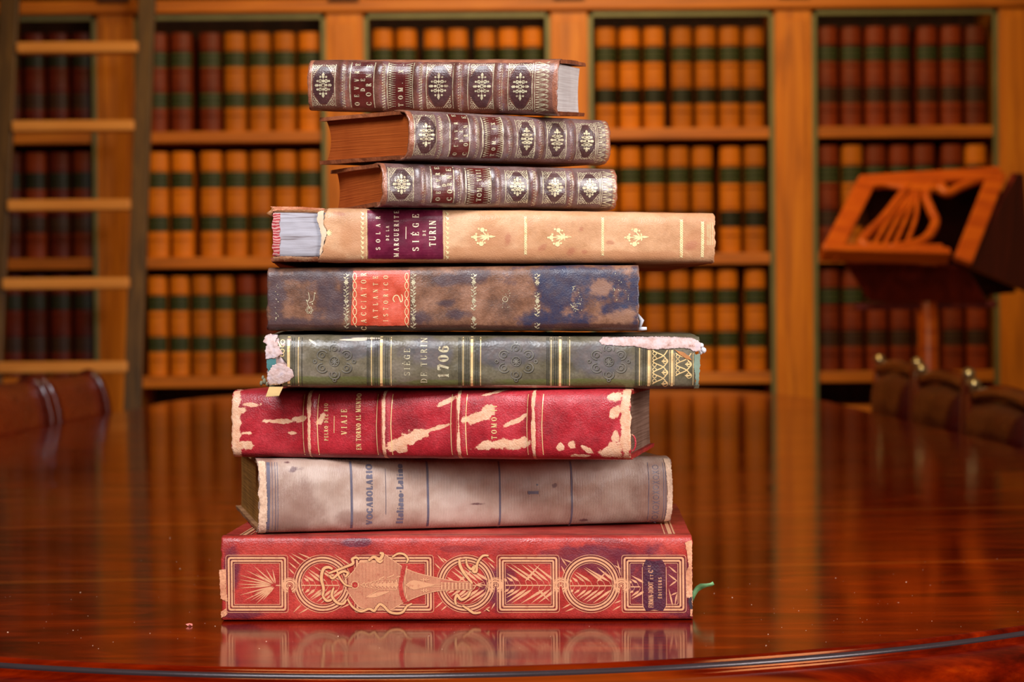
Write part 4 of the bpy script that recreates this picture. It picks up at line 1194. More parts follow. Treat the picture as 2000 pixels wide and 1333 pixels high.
# ------------------------------------------------------------------ book 6: green stamped spine, torn ends
b6 = Book('torn_green_book', 'olive green book stamped 1706 with torn paper ends, in the middle of the stack',
          521, 1367, 655, 659, 756, 759, -.5, 1.5, .20, bulge=.008, n=4, m=2, wob=.0009, seed=6.4)
gr6 = leather('olive_stamped_leather', (84, 76, 56), (108, 98, 78), (126, 114, 98), 34, .36, 500, .2, layers=[
    dict(items=Bls(b6, [(700, 680, 60, 20), (1000, 690, 70, 26), (1170, 700, 60, 30), (830, 690, 50, 30)]), col=(104, 92, 92), col2=(84, 82, 86), amp=.9, ns=50, soft=.3, fac=.8),
    dict(items=Bls(b6, [(650, 745, 140, 9), (1120, 748, 160, 8), (860, 748, 90, 6)]), col=(96, 98, 52), amp=.7, ns=50, soft=.3, fac=.8),
    dict(items=Bls(b6, [(1060, 756, 60, 2.4), (1020, 754, 60, 1.6), (612, 668, 10, 2, .6), (720, 661, 30, 1.5), (690, 664, 26, 2)]), col=(206, 190, 168), amp=.5, ns=130, soft=.1)])
def torn_left(v):
    y = 756 - v * 101
    pts = [(655, 546), (668, 548), (683, 543), (697, 552), (706, 558), (716, 566), (728, 577), (740, 572), (750, 556), (756, 548)]
    for (ya, xa), (yb, xb) in zip(pts, pts[1:]):
        if ya <= y <= yb: return b6.u(xa + (xb - xa) * (y - ya) / (yb - ya))
    return b6.u(560)
b6.spine(gr6, u0=torn_left, u1=lambda v: b6.L - .004, jag=.0012)
bd6 = leather('worn_olive_board', (70, 66, 44), (100, 92, 66), (150, 130, 110), 30, .6, 400)
b6.board(bd6, 1, .003, .005, warp=.0027); b6.board(bd6, 0, .003, .005)
b6.block(page_grey, .003, .004, .006, front=.5)
pm = NT('torn_pink_lining', .85, 0, .2)
pm.base(pm.ramp(pm.noise(150, 6, .7), [(.28, lin((128, 66, 54))), (.36, lin((184, 148, 138))), (.55, lin((206, 182, 178))), (.7, lin((190, 174, 184)))]))
pm.bump(pm.noise(260, 5), .8, .001); pm = pm.m
b6.spine(pm, 'spine_lining', u0=lambda v: .001 + .0015 * hnoise(v * 9, 2), u1=lambda v: b6.u(590), jag=.0016, off=-.0009, thick=.001, jscale=300, turn=False, v0=.03, v1=.97, rough_n=.0016)
teal = plain('teal_cloth', (62, 112, 112), .75, ns=120)
b6.patch('teal_lining_patch', [(523, 702), (542, 700), (542, 712), (536, 719), (527, 727), (524, 718)], teal, -.0001, .7, crumple=0)
b6.patch('torn_paper', [(534, 715), (545, 709), (560, 713), (573, 722), (577, 735), (565, 744), (548, 750), (527, 752), (524, 738), (526, 728)], pm, .0004, 1.0, 2, crumple=.0004)
b6.patch('torn_paper', [(519, 657), (530, 654), (543, 656), (541, 668), (549, 680), (556, 692), (540, 699), (522, 701), (521, 686), (524, 674), (517, 668)], pm, .0005, 1.2, 2, crumple=.0006)
b6.patch('torn_paper', [(1168, 668), (1176, 660), (1230, 659), (1300, 659), (1350, 661), (1366, 670), (1367, 686), (1356, 688), (1345, 682), (1330, 680), (1300, 682), (1268, 683), (1240, 677), (1200, 676), (1176, 674)], pm, .0004, .8, 2.2, crumple=.0003)
b6.patch('teal_lining_patch', [(1355, 692), (1366, 690), (1365, 720), (1363, 752), (1357, 752), (1356, 730), (1352, 712)], plain('faded_teal_cloth', (122, 138, 120), .8, ns=90), .0002, 1.0)
b6.patch('torn_flap', [(1316, 684), (1332, 688), (1345, 696), (1349, 704), (1338, 700), (1326, 693)], plain('tan_torn_flap', (176, 112, 58), .7, ns=100), .0006, .6)
fm = MB()
for dx, dz, r in ((.002, -.006, .0018), (.0035, -.0095, .0022), (.0015, -.011, .0016), (-.001, -.0035, .0012)):
    fm.lathe([(r * .3, -r), (r, -r * .3), (r * .9, r * .5), (r * .3, r)], (b6.L + dx - .001, .001, b6.T(b6.L) + dz), 7)
fm.obj('torn_fluff', plain('white_lint', (232, 224, 226), .9), b6.root, smooth=True)
fm = MB()
for dx, dz, r in ((-.002, .004, .0016), (-.003, .0065, .0012), (-.0042, .0025, .0013), (.0, .002, .0012)):
    fm.lathe([(r * .3, -r * 1.5), (r, -r * .3), (r * .8, r * .8), (r * .3, r * 1.4)], (dx, .002, dz), 7)
fm.obj('torn_fluff', plain('grey_green_lint', (140, 132, 104), .9), b6.root, smooth=True)
d6 = Draw(b6, .00016)
for x, w in ((566, 5.2), (746, 5.0), (922, 4.8), (1093.5, 4.8), (1266, 5), (1311, 4.6)): d6.stroke([(x, 658 if x < 1200 else 684), (x, 754)], w)
for x in (585, 727, 765, 905, 939, 1076, 1112, 1248): d6.stroke([(x, 659 if x < 1200 else 680), (x, 753)], 1.4)
# lattice tooling of the end panels
def lattice(d, xa, xb, ya, yb):
    h = 22
    k = int((yb - ya) / h)
    for i in range(k):
        y = ya + i * h; xm = (xa + xb) / 2
        d.stroke(spl([(xa + 3, y), (xa + 9, y + 4), (xm + 6, y + h * .5), (xb - 4, y + h)], 4), 2.2)
        d.stroke(spl([(xa + 3, y + h), (xa + 9, y + h - 4), (xm + 6, y + h * .5), (xb - 4, y)], 4), 2.2)
        d.ring(xa + 7, y + h * .3, 3.6, 1.5); d.ring(xa + 7, y + h * .72, 3.6, 1.5)
        d.leaf(xm + 2, y + h * .98, xb - 5, y + h * .98, 4.5, .4); d.ring(xb - 8, y + h * .98, 5, 1.3)
    d.stroke([(xa, ya), (xa, yb)], 1); d.stroke([(xb, ya), (xb, yb)], 1)
lattice(d6, 1270, 1306, 684, 752); lattice(d6, 1315, 1352, 690, 752)
for cy in (668, 686):
    d6.ring(554, cy, 4, 1.4); d6.ring(554, cy + 7, 3.2, 1.3); d6.stroke([(546, cy), (550, cy + 10)], 2)
d6.obj('gilt_line_pattern', gold_bright)
t6 = Draw(b6, .00024)
put_text(t6, 'SIÉGE', 802, 734, 681, 12, .95, .8)
put_text(t6, 'DE TURIN', 835, 748, 660, 12.5, .9, .8)
put_text(t6, '1706', 877, 738, 676, 21, .85, 1.15)
t6.obj('title_lettering', gold_pale)
# blind tooling
k6 = Draw(b6, .00022)
for x in (573, 577, 592, 719, 722, 734, 738, 755, 759, 897, 900, 911, 915, 930, 934, 1068, 1071, 1083, 1087, 1101, 1105, 1240, 1243, 1255, 1259): k6.stroke([(x, 660), (x, 753)], 1.2)
k6.obj('blind_line_pattern', plain('dark_bronze_tooling', (58, 56, 50), .3, ns=90))
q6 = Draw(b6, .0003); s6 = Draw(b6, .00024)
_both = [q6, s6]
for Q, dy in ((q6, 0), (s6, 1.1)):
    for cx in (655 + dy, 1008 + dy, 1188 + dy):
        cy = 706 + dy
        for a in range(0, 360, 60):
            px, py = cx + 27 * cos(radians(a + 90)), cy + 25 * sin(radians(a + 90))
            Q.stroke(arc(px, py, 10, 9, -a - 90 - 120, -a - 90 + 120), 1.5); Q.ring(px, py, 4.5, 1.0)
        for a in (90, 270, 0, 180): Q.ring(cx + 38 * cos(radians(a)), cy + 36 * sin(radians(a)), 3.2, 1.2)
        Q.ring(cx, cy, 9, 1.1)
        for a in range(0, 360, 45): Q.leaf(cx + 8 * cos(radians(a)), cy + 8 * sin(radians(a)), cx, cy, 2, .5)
s6.obj('rosette_shadow_pattern', plain('relief_shade_olive', (62, 56, 44), .4))  # darker shifted copy paints the shade of the embossed relief
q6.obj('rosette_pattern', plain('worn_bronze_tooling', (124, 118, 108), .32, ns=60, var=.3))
# paper slip hanging under the book's lower left corner
sl = [at(526, 757, 1.498), at(553, 757, 1.498), at(545, 774, 1.482), at(519, 776, 1.482)]
iv = b6.M.inverted(); sl = [iv @ p for p in sl]
slo = mk('paper_slip', sl, [(0, 1, 2, 3)], plain('yellowed_paper', (198, 164, 108), .8), b6.root)
ms_ = slo.modifiers.new('sheet', 'SOLIDIFY'); ms_.thickness = .0005

# ------------------------------------------------------------------ book 5: mottled calf
b5 = Book('mottled_calf_book', 'mottled brown and navy calf book with an orange-red title label, fifth from the top',
          524, 1247, 524, 519, 642, 641, -1.5, 1.5, .20, bulge=.006, n=6, m=2, wob=.0008, base=(.2116, .2093), seed=5.5)
cf5 = leather('mottled_calf', (88, 58, 44), (124, 84, 62), (150, 106, 82), 55, .42, 850, .22, layers=[
    dict(items=Bls(b5, [(540, 580, 22, 60), (655, 600, 40, 50, .4), (600, 540, 60, 12), (640, 560, 30, 22), (675, 570, 16, 60), (880, 546, 30, 10), (920, 540, 30, 12), (820, 620, 20, 14), (900, 610, 20, 9), (870, 590, 16, 7), (560, 628, 50, 10)]), col=(62, 48, 56), col2=(84, 62, 62), amp=1.7, ns=90, soft=.5, fac=.9),
    dict(items=Bls(b5, [(1100, 570, 44, 50), (1130, 540, 90, 26), (1180, 560, 50, 40), (1080, 620, 70, 20), (1200, 600, 34, 16), (1238, 580, 10, 60), (1080, 560, 30, 30)]), col=(46, 48, 74), col2=(70, 56, 66), amp=1.8, ns=80, soft=.45),
    dict(items=Bls(b5, [(800, 636, 300, 5), (560, 636, 60, 5), (1150, 634, 120, 6)]), col=(70, 40, 34), amp=.6, ns=60, soft=.3, fac=.8),
    dict(items=Bls(b5, [(1210, 615, 24, 12), (1175, 560, 22, 14)]), col=(150, 108, 84), amp=1.6, ns=110, soft=.45, fac=.8)])
b5.spine(cf5, jag=.0009)
bd5 = leather('dark_calf_board', (70, 36, 24), (96, 50, 34), (120, 66, 46), 30, .45, 600)
b5.board(bd5, 1, .003, .004, warp=.0016); b5.board(bd5, 0, .003, .004)
b5.block(page_dim, .003, .003, .005, front=.5)
lab5 = leather('orange_red_label_leather', (186, 66, 44), (204, 82, 58), (214, 104, 84), 70, .4, 1200, .15, speck=.06)
b5.patch('title_label', [(691, 530), (802, 529), (801, 560), (802, 600), (800, 632), (760, 633), (720, 633), (687, 632), (688, 600), (691, 560)], lab5, .0003, .5, 5, 3)
t5 = Draw(b5, .00068)
put_text(t5, 'CACCIATOR', 717, 640, 534, 10.5, .75, .75)
put_text(t5, 'ATLANTE', 739.5, 620, 540, 9.5, .7, .75)
put_text(t5, 'ISTORICO', 759.5, 625, 539, 9.5, .7, .75)
t5.stroke(spl([(772, 588), (769, 583), (772, 577), (778, 576), (782, 583), (784, 588), (787, 586), (787, 578), (785, 574)], 6), 1.8)
for xc in (694.5, 795.5):
    for i in range(6):
        y = 533 + i * 16.4
        t5.ring(xc, y + 8, 3.6, 1.2, 7)
        t5.stroke([(xc - 3, y + 12), (xc + 3, y + 20)], 1.3)
t5.obj('title_lettering', gilt('label_gilt', (250, 214, 160), (.42, .3), .2, .4, (240, 160, 110)))
g5 = Draw(b5, .00018)
rr = random.Random(5)
for xc in (678, 808.5, 926, 1049.5):
    for i in range(9):
        y = 535 + i * 11.5
        if xc > 900 and rr.random() < .15: continue
        g5.stroke(spl([(xc - 1.5, y), (xc + 1.5, y + 3), (xc - 1.5, y + 8), (xc + .5, y + 11.5)], 4), 1.0)
        if i % 3 == 1:
            for a in range(0, 360, 60): g5.leaf(xc + 5.2 * cos(radians(a)), y + 5 + 5.2 * sin(radians(a)), xc, y + 5, 3.0, .4)
            g5.ring(xc, y + 5, 1.6, .8, n=8)
        else:
            g5.leaf(xc + 6, y + 1, xc, y + 6, 3.0, .45); g5.leaf(xc - 6, y + 6, xc, y + 10, 3.0, .45); g5.leaf(xc + 4.5, y + 8.5, xc, y + 11, 2.2, .45); g5.disc(xc - 4, y + 2, 1.1, n=6)
for cx, cy, k in ((606, 604, 8), ):
    for a in range(0, 360, 60): g5.ring(cx + 5 * cos(radians(a)), cy + 5 * sin(radians(a)), 2, 1)
    g5.stroke(spl([(606, 598), (602, 590), (606, 582), (604, 570)], 5), 1); g5.stroke(spl([(606, 590), (614, 586), (616, 574)], 5), 1); g5.disc(601, 586, 1.6); g5.disc(617, 572, 1.6); g5.disc(612, 592, 1.4)
for i in range(16): g5.disc(rr.uniform(540, 546), rr.uniform(545, 625), rr.uniform(.5, 1.3))
g5.ring(987, 583, 5, 1); [g5.disc(987 + rr.uniform(-6, 10), 583 + rr.uniform(-18, 16), rr.uniform(.4, .9)) for _ in range(18)]
g5.stroke([(1118, 566), (1121, 562), (1118, 560), (1124, 558)], 1.2); g5.stroke([(1114, 592), (1122, 600), (1130, 603)], 1.3)
[g5.disc(1122 + rr.uniform(-8, 14), 583 + rr.uniform(-20, 22), rr.uniform(.4, 1.0)) for _ in range(26)]
[g5.disc(rr.uniform(1195, 1228), rr.uniform(533, 585), rr.uniform(.4, 1.3)) for _ in range(22)]
g5.obj('gilt_tooling_pattern', gold_pale)
lint = plain('white_headband', (214, 212, 220), .8)
MB().tube([Vector((b5.L - .001, .003, .012)), Vector((b5.L + .0025, .003, .007)), Vector((b5.L + .001, .003, .002))], [.001, .0018, .001], 8).obj('headband', lint, b5.root, smooth=True)
MB().tube([Vector((b5.L - .002, .002, .001)), Vector((b5.L + .003, .001, .0012)), Vector((b5.L + .006, .001, .0014))], [.001, .0014, .0011], 8).obj('headband', lint, b5.root, smooth=True)

# ------------------------------------------------------------------ book 4: tan calf, burgundy label
b4 = Book('tan_calf_book', 'pale tan calf book with burgundy title label and bare torn spine end, fourth from top',
          528, 1393, 406, 417, 511, 514, 4, 1.5, .235, bulge=.007, n=4, m=2, wob=.0006, seed=4.6)
cf4 = leather('pale_tan_calf', (190, 136, 94), (208, 156, 114), (218, 172, 132), 24, .46, 1000, .2, speck=.05, layers=[
    dict(items=Bls(b4, [(900, 495, 260, 14), (1200, 500, 160, 10), (640, 500, 40, 10), (960, 470, 60, 20), (1360, 480, 22, 30), (700, 470, 40, 40)]), col=(184, 124, 84), amp=.9, ns=40, soft=.35, fac=.65),
    dict(items=Bls(b4, [(1057, 486, 8, 5, -.5), (1113, 492, 9, 6, -.3), (1140, 493, 5, 4), (990, 468, 5, 12), (665, 419, 12, 4, .2), (1133, 448, 4, 4), (1345, 482, 14, 9), (1190, 475, 8, 4)]), col=(168, 98, 72), amp=1.4, ns=170, soft=.5, fac=.55),
    dict(items=Bls(b4, [(1000, 409, 300, 2.4), (1320, 415, 60, 2.2), (700, 404, 100, 2)]), col=(170, 96, 52), amp=.7, ns=80, soft=.2, fac=.8)])
def tear4(v):
    y = 512 - v * 106
    pts = [(405, 640), (412, 637), (420, 634), (432, 632), (440, 634), (448, 638), (456, 640), (464, 637), (474, 634), (484, 632), (494, 629), (504, 625), (512, 622)]
    for (ya, xa), (yb, xb) in zip(pts, pts[1:]):
        if ya <= y <= yb: return b4.u(xa + (xb - xa) * (y - ya) / (yb - ya))
    return b4.u(632)
b4.spine(cf4, u0=tear4, jag=.0009, thick=.0012)
bd4 = leather('tan_calf_board', (150, 92, 52), (184, 122, 74), (204, 146, 98), 30, .5, 700)
b4.board(bd4, 1, .003, .0035); b4.board(leather('rust_calf_board', (120, 54, 16), (150, 70, 24), (170, 88, 36), 30, .5, 700), 0, .003, .0035)
b4.block(page_grey, .003, .003, .005, front=.5)
gm = NT('grey_lined_spine', .8, 0, .2)
ln = gm.noise(420, 3, .7, src=gm.mapped(scale=(.05, .05, 1)))
gm.base(gm.ramp(ln, [(.3, lin((120, 108, 110))), (.4, lin((160, 154, 160))), (.6, lin((176, 172, 180)))]))
gm.bump(ln, .6, .0006); gm.bump(gm.noise(90, 4), .3, .001)
b4.spine(gm.m, 'spine_lining', u0=lambda v: b4.u(536), u1=lambda v: b4.u(655), jag=.0004, off=-.0022, thick=.001, turn=False, v0=.06, v1=.94)
hb_m = NT('red_white_headband', .8)
hb_m.base(hb_m.ramp(hb_m.wave(150, 'Z', 7), [(.3, lin((158, 36, 44))), (.7, lin((196, 140, 134)))]))
b4.spine(hb_m.m, 'headband', u0=lambda v: b4.u(533), u1=lambda v: b4.u(547), jag=.0008, off=-.0016, thick=.0012, turn=False, v0=.08, v1=.92, rough_n=.0006)
b4.patch('torn_paper', [(622, 414), (633, 410), (632, 425), (632, 440), (640, 455), (634, 470), (632, 485), (626, 500), (624, 498), (627, 480), (628, 460), (623, 442), (619, 430), (621, 420)], plain('cream_torn_paper', (214, 186, 156), .8, ns=90), -.0006, .8)
b4.patch('worn_edge', [(528, 404), (590, 405), (634, 408), (632, 412), (590, 410), (545, 412), (532, 414), (536, 409)], leather('russet_cover_edge', (150, 78, 48), (184, 110, 76), (212, 150, 116), 60, .6, 500), .0001, .6)
b4.patch('worn_edge', [(534, 503), (560, 501), (600, 504), (622, 503), (622, 510), (580, 511), (536, 510)], leather('russet_lower_edge', (140, 70, 40), (190, 124, 86), (220, 170, 130), 60, .6, 500), .0001, .6)
MB().tube([Vector((.0015, .001, b4.T(0) - .002)), Vector((-.001, .002, b4.T(0) - .004)), Vector((.0008, .002, b4.T(0) - .006))], [.0012, .002, .001], 8).obj('curled_corner', bd4, b4.root, smooth=True)
burg = leather('burgundy_label_leather', (92, 18, 44), (108, 28, 54), (132, 50, 72), 60, .34, 1200, .08, speck=.05)
b4.patch('title_label', [(717, 412), (760, 411), (820, 412), (864, 412), (864, 460), (865, 506), (800, 506), (719, 505), (718, 460)], burg, .0003, .4, 5, 3)
t4 = Draw(b4, .00068)
put_text(t4, 'SOLAR', 742.5, 489, 424, 8.5, .85)
put_text(t4, 'DE LA', 759.5, 471, 443, 6, .8)
put_text(t4, 'MARGUERITE', 778.5, 502, 414, 9.5, .75)
t4.stroke([(792.5, 444), (792.5, 468)], 1.5)
put_text(t4, 'SIÈGE', 817.5, 491, 420, 12.5, .85)
put_text(t4, 'DE', 831, 462, 451, 6, .85)
put_text(t4, 'TURIN', 850.5, 482, 432, 13, .8)
t4.obj('title_lettering', gilt('cream_gilt', (250, 226, 196), (.4, .3), .15, .4, (236, 196, 160)))
g4 = Draw(b4, .00018)
for x in (715.5, 867): 
    for i in range(34): g4.disc(x, 413 + i * 2.8, 1.05, n=6)
for xc in (708, 873):
    for i in range(10):
        y = 414 + i * 9.4
        g4.leaf(xc - 4, y, xc + 3, y + 8, 3.2, .5); g4.leaf(xc + 4, y + 2, xc - 2, y + 9, 2.6, .5); g4.disc(xc, y + 4, 1.7)
for cx, cy in ((943, 463), (1091, 464), (1241, 464)):
    for (ax, ay, r) in ((-16, 1, 4.4), (-2, -13, 4.4), (-4, 14, 4.8)):
        g4.disc(cx + ax, cy + ay, r); 
        g4.stroke(spl([(cx + ax, cy + ay), (cx + ax * .4 + 3, cy + ay * .4), (cx + 12, cy)], 5), 2.0)
    for (ax, ay) in ((-14, -5), (-14, 7), (-22, 1), (-9, -15), (5, -12), (3, 12), (-11, 13)): g4.disc(cx + ax, cy + ay, 2.2)
    for (ax, ay) in ((0, -7), (1, 7), (8, -8), (9, 8), (-8, -3), (-8, 5)): g4.leaf(cx + ax, cy + ay, cx + 10, cy, 3.4, .4)
    g4.leaf(cx + 24, cy, cx + 8, cy, 5, .6)
for xc, w, ya, yb in ((1025, 6, 424, 496), (1175, 6, 426, 496), (1328, 7, 430, 500), (1369, 7, 434, 502)):
    y = ya
    while y < yb:
        g4.leaf(xc - w / 2, y, xc + w / 2, y + 5, 3.6, .5); g4.leaf(xc + w / 2, y, xc - w / 2, y + 5, 3.0, .5); g4.disc(xc, y + 2.5, 2.0); y += 4.6
for x in (1378, 1381, 1384, 1388): g4.stroke([(x, 436), (x, 480)], .8)
for a in range(-60, 61, 30): g4.leaf(641 + 9 * cos(radians(a)), 456 + 9 * sin(radians(a)) * .9, 638, 456, 3, .5)
g4.obj('gilt_tooling_pattern', gilt('cream_tooling_gilt', (248, 226, 170), (.46, .36), .15, .36, (226, 180, 124)))

# ------------------------------------------------------------------ books 1-3: three gilt-panelled volumes of one set
cap_edge = leather('scuffed_brown_edge', (140, 84, 60), (176, 116, 88), (200, 146, 120), 70, .65, 500, .4)
def set_volume(b, panels, strips, label, num, numtxt, endstrip, sheen, title_top, ys, tones, blocks, page, labcut):
    """panels: (x0, x1, centre); strips: narrow rolls beside the bands; label: (x0, x1); num: (x0, x1)"""
    m = leather('panelled_calf', tones[0], tones[1], tones[2], 45, .33, 900, .25, coat=sheen, layers=[
        dict(items=Bls(b, [(q, (b.c[2] + b.c[4]) / 2, 7, 70) for q in strips]), col=(132, 72, 52), col2=(112, 92, 100), amp=.8, ns=90, soft=.3, fac=.7),
        dict(items=Bls(b, [(b.c[0] + 2, (b.c[2] + b.c[4]) / 2, 7, 70), (b.c[1] - 3, (b.c[3] + b.c[5]) / 2, 6, 70)] + [((b.c[0] + b.c[1]) / 2, b.c[2] - 1, 300, 4)]), col=(176, 112, 84), col2=(140, 84, 62), amp=.7, ns=90, soft=.2)])
    b.spine(m, jag=.0008)
    bm_ = leather('brown_calf_board', (112, 54, 26), (146, 76, 40), (170, 96, 58), 40, .6, 500)
    b.board(bm_, 1, .0028, .003, over=.0008, warp=blocks[0]); b.board(bm_, 0, .0028, .003, over=.0008, warp=blocks[1])
    b.block(page, .0028, .0035, .004, front=.6)
    dark = leather('dark_panel_calf', (60, 34, 36), (76, 44, 44), (92, 56, 54), 60, .33, 900, .2, coat=sheen)
    yt = lambda x: b.c[2] + (b.c[3] - b.c[2]) * (x - b.c[0]) / (b.c[1] - b.c[0])
    yb = lambda x: b.c[4] + (b.c[5] - b.c[4]) * (x - b.c[0]) / (b.c[1] - b.c[0])
    g = Draw(b, .00040); h2 = Draw(b, .00012)
    for k, (x0, x1, xc) in enumerate(panels):
        ya, yz = yt(xc) + 8, yb(xc) - 8; cy = (ya + yz) / 2; w = (x1 - x0) / 2 - 2; hh = (yz - ya) / 2
        b.patch('dark_panel', [(x0 + 3, cy - hh * .35), (xc - w * .35, ya + 5), (xc + w * .35, ya + 5), (x1 - 3, cy - hh * .35), (x1 - 3, cy + hh * .35), (xc + w * .35, yz - 5), (xc - w * .35, yz - 5), (x0 + 3, cy + hh * .35)], dark, .00010, .3, 5, 3, thick=.0001)
        h2.stroke([(x0, ya), (x0 - 1, cy), (x0, yz)], 1.2); h2.stroke([(x1, ya), (x1 - 1, cy), (x1, yz)], 1.5)
        sx = w * .84; sy = hh * .62
        for i in range(-3, 4):
            for j in range(-3, 4):
                if abs(i) + abs(j) <= 3 and (i + j) % 1 == 0 and abs(i) + abs(j) > 0:
                    px = xc + i * sx / 3.1; py = cy + j * sy / 3.1
                    if abs(i) + abs(j) == 3 and min(abs(i), abs(j)) == 1: g.disc(px, py, 2.2, n=7)
                    elif (i == 0 or j == 0) and abs(i) + abs(j) == 3: g.leaf(px, py, xc + (px - xc) * .6, cy + (py - cy) * .6, 5.6, .4)
                    elif abs(i) == abs(j): g.ring(px, py, 2.7, 1.6, n=8)
                    else: g.disc(px, py, 2.6, n=8)
        for a in range(0, 360, 45): g.stroke([(xc + 2.5 * cos(radians(a)), cy + 2.5 * sin(radians(a))), (xc + sx * .62 * cos(radians(a)), cy + sy * .62 * sin(radians(a)))], .8)
        g.ring(xc, cy, 3, 1.4)
        for sgx in (-1, 1):
            for sgy in (-1, 1):
                cx_, cy_ = xc + sgx * (w - 3.5), cy + sgy * (hh - 5)
                h2.ring(cx_, cy_, 3.6, 1.1, n=10); h2.disc(cx_, cy_, 1.2, n=6)
                h2.ring(cx_ + sgx * .5, cy_ - sgy * 8.5, 2.6, 1.0, n=8); h2.ring(cx_ - sgx * 7, cy_ + sgy * .8, 2.3, 1.0, n=8)
                h2.disc(cx_ + sgx * 1.6, cy_ - sgy * 14, 1.3, n=6); h2.disc(cx_ - sgx * 11.5, cy_ + sgy * 2.4, 1.2, n=6); h2.disc(cx_ + sgx * 2, cy_ - sgy * 18.5, .9, n=6)
                h2.leaf(cx_ - sgx * 8, cy_ - sgy * 1, cx_ - sgx * 1, cy_ - sgy * 9, 2.0)
        for i in range(-1, 2): h2.disc(xc + i * 4, ya + 1.5, .9, n=6); h2.disc(xc + i * 4, yz - 1.5, .9, n=6)
    for xs in strips:
        ya, yz = yt(xs) + 8, yb(xs) - 8; y = ya; k = 0
        while y < yz:
            h2.stroke([(xs - 3, y), (xs + 3, y + 2.6), (xs - 3, y + 5.2)], .9); h2.disc(xs + 2, y + 5, .8, n=5); y += 5.2
    l0, l1 = label
    ya, yz = yt(l0) + 5, yb(l0) - 7
    lm = leather('oxblood_label', (70, 20, 20), (88, 28, 24), (100, 36, 30), 60, .3, 1200, .1, speck=.05, coat=sheen)
    b.patch('title_label', [(l0 + 2, ya), (l1 - 2, yt(l1) + 5), (l1 - 2, yb(l1) - 7), (l0 + 2, yz)], lm, .00028, .3, 5, 3)
    h2.stroke([(l0, ya), (l0 - 1.5, (ya + yz) / 2), (l0, yz)], 1.8); h2.stroke([(l1, yt(l1) + 5), (l1 - 1.5, (ya + yz) / 2), (l1, yb(l1) - 7)], 1.8)
    t = Draw(b, .00062)
    w = l1 - l0
    put_text(t, 'OEVVRE', l0 + w * .37, yz - 4, ya + 2, w * .20, .75, 1.1)
    put_text(t, 'DE', l0 + w * .62, yz - 30, yz - 54, w * .18, .85, 1.1)
    put_text(t, 'CORNE', l0 + w * .88, yz - 4, ya + 5, w * .22, .8, 1.1)
    n0, n1 = num; nc = (n0 + n1) / 2
    ya2, yz2 = yt(nc) + 6, yb(nc) - 7
    b.patch('volume_label', [(n0 + 2, ya2), (n1 - 2, ya2 + 1), (n1 - 2, yz2), (n0 + 2, yz2)], lm, .00028, .3, 5, 3)
    h2.stroke([(n0, ya2), (n0 - 1.5, (ya2 + yz2) / 2), (n0, yz2)], 1.8); h2.stroke([(n1, ya2), (n1 - 1.5, (ya2 + yz2) / 2), (n1, yz2)], 1.8)
    put_text(t, numtxt, nc + (n1 - n0) * .10, yz2 - 4, ya2 + 4, (n1 - n0) * .19, .85, 1.15)
    for sg, xe in ((1, n0), (-1, n1)):
        y = ya2 + 2
        while y < yz2 - 3:
            t.stroke([(xe + sg * 2, y), (xe + sg * (n1 - n0) * .27, y + 1.8), (xe + sg * 2, y + 3.6)], .8); t.disc(xe + sg * 5, y + 3.6, .9, n=5); t.disc(xe + sg * (n1 - n0) * .29, y + 1.8, .6, n=5); y += 4.4
    t.obj('title_lettering', gold_pale)
    if endstrip:
        e0, e1 = endstrip; em = (e0 + e1) / 2
        ya, yz = yt(em) + 6, yb(em) - 6; y = ya
        h2.stroke([(e0, ya), (e0, yz)], 1.2)
        while y < yz - 4:
            h2.stroke([(e0 + 2, y), (e1 - 3, y + 5), (e0 + 2, y + 10)], 1.1); h2.stroke([(e0 + 2, y + 5), (e1 - 8, y + 5)], 1.6); h2.leaf(e1 - 8, y + 1, e1, y - 1, 2.0); h2.leaf(e1 - 8, y + 6, e1, y + 7, 1.8); h2.disc(e0 + 7, y, 1.3, n=6); y += 10
    g.obj('lozenge_pattern', gold_pale); h2.obj('gilt_tooling_pattern', gold_pale)

b3 = Book('gilt_calf_volume', 'brown gilt-panelled volume marked TOM. VIII, third from the top of the stack',
          740, 1197, 319, 331, 402, 409, 21.8, 1.503, .115, bulge=.0085, n=2.6, m=2, bands=(815, 892, 961, 1037, 1108), hb=.0014, bw=.0026, wob=.0007, seed=3.7, swell=.0035)
set_volume(b3, [(753, 801, 777), (980, 1023, 1002), (1053, 1097, 1075), (1122, 1164, 1143)], [820, 889, 965, 1035, 1106], (836, 880), (903, 952), 'TOM. VIII', (1167, 1194), .7, 0, 0,
           ((84, 60, 56), (112, 84, 80), (132, 104, 100)), (0, 0), page_brown, 0)
b2 = Book('gilt_calf_volume', 'brown gilt-panelled volume marked TOM. IX, second from the top of the stack',
          787, 1178, 216, 236, 318, 325, 35, 1.518, .117, bulge=.0095, n=2.6, m=2, bands=(829, 916, 979, 1040, 1100), hb=.0014, bw=.0028, wob=.0008, seed=2.8, base=(.3318, .3348), pitch=2.0, swell=.0008)
set_volume(b2, [(797, 838, 818), (996, 1031, 1014), (1055, 1092, 1073), (1113, 1150, 1131)], [847, 917, 981, 1042, 1103], (866, 904), (930, 969), 'TOM. IX.', (1153, 1175), .5, 0, 0,
           ((94, 66, 62), (122, 92, 88), (140, 112, 108)), (.0, .0), page_brown, 0)
b1 = Book('gilt_calf_volume', 'brown gilt-panelled volume marked TOM. X with pale page edges, topmost of the stack',
          607, 1091, 119, 117, 213, 229, -10.8, 1.538, .118, bulge=.0085, n=2.8, m=2, bands=(675, 746, 818, 898, 978), hb=.0014, bw=.0028, wob=.0007, seed=1.9, base=(.3762, .3676), pitch=5.0)
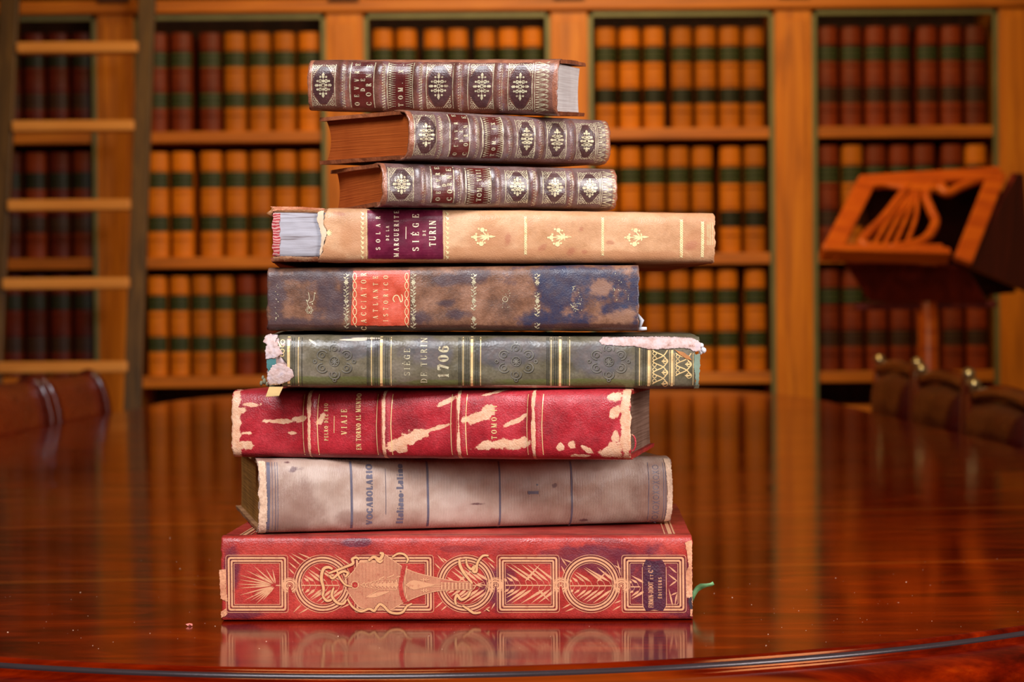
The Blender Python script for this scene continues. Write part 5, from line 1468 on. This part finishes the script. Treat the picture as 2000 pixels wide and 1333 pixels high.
set_volume(b1, [(615, 660, 637), (838, 889, 861), (918, 967, 945), (996, 1043, 1019)], [677, 754, 826, 902, 982], (690, 736), (762, 812), 'TOM. X.', (1047, 1075), .3, 0, 0,
           ((86, 48, 40), (114, 70, 58), (136, 92, 78)), (0.0015, 0), page_grey, 0)

# ------------------------------------------------------------------ green ribbon marker at the foot of the stack
rp = [at(1350, 1174, 1.54), at(1356, 1160, 1.54), at(1362, 1151, 1.542), at(1370, 1146, 1.54), at(1380, 1144, 1.538), at(1388, 1143, 1.54), at(1394, 1140, 1.54)]
iv = b9.M.inverted(); rp = [iv @ p for p in rp]
rv = []; rf = []
for i, p in enumerate(rp):
    h = .0016 * (1.2 if i < 4 else .75)
    rv += [p + Vector((-.5 * h, 0, h)), p + Vector((.5 * h, .001, -h))]
for i in range(len(rp) - 1): rf.append((2 * i, 2 * i + 1, 2 * i + 3, 2 * i + 2))
ro_ = mk('ribbon_marker', rv, rf, plain('green_silk', (110, 158, 104), .5, ns=200), b9.root, True)
ro_['label'] = 'green silk ribbon'
m_ = ro_.modifiers.new('sheet', 'SOLIDIFY'); m_.thickness = .0003

# ------------------------------------------------------------------ leather dust and paper crumbs on the table
rd = random.Random(4)
crumb_m = plain('pale_dust', (214, 170, 140), .9)
spots = [(345, 1098), (352, 1112), (332, 1052), (150, 1118), (157, 1158), (139, 1172), (192, 1268), (181, 1262), (221, 1255), (143, 1232), (15, 1236), (293, 1238), (420, 1224), (506, 1268), (1430, 1168), (1560, 1194), (1468, 1182), (1496, 1262), (1770, 1138), (1755, 1178), (1395, 1160), (1820, 1214), (1632, 1130), (1500, 1240), (838, 1213 + 30), (660, 1244), (520, 1254)]
cv, cf = [], []
def speck(px, py, r):
    c = on_table(px, py); n = len(cv)
    for a in range(5):
        an = 2 * pi * a / 5 + rd.random(); cv.append((c.x + r * cos(an) * rd.uniform(.6, 1.2), c.y + r * sin(an) * rd.uniform(.6, 1.2), TABLE_Z + .00005))
    cv.append((c.x, c.y, TABLE_Z + r * .8))
    for a in range(5): cf.append((n + a, n + (a + 1) % 5, n + 5))
    cf.append(tuple(n + a for a in range(5))[::-1])
for s_ in spots: speck(*s_, rd.uniform(.00035, .0007))
for _ in range(170):
    px, py = rd.uniform(5, 1990), rd.uniform(1090, 1280)
    if 420 < px < 1365 and py < 1222: continue
    p = on_table(px, py)
    if hypot((p.x - TX) / R0, (p.y - CY) / RB) > .985 and p.y < CY: continue
    speck(px, py, rd.uniform(.00012, .00035))
tag(mk('dust', cv, cf, crumb_m), 'pale leather dust and paper crumbs scattered on the polished table', 'dust', kind='stuff')
fl = on_table(370, 1224)
v = []; f = []
for a in range(9):
    an = 2 * pi * a / 9; r = .0022 * (1 + .35 * sin(a * 2.7)); v.append((r * cos(an), r * sin(an) * .7, .0004 + .0012 * (a % 2)))
v.append((0, 0, .0022)); v.append((0, 0, 0))
for a in range(9): f += [(a, (a + 1) % 9, 9), ((a + 1) % 9, a, 10)]
flk = mk('leather_flake', v, f, plain('pink_flake', (214, 120, 108), .8)); flk.location = fl
tag(flk, 'small pink leather flake lying on the table left of the stack', 'flake')
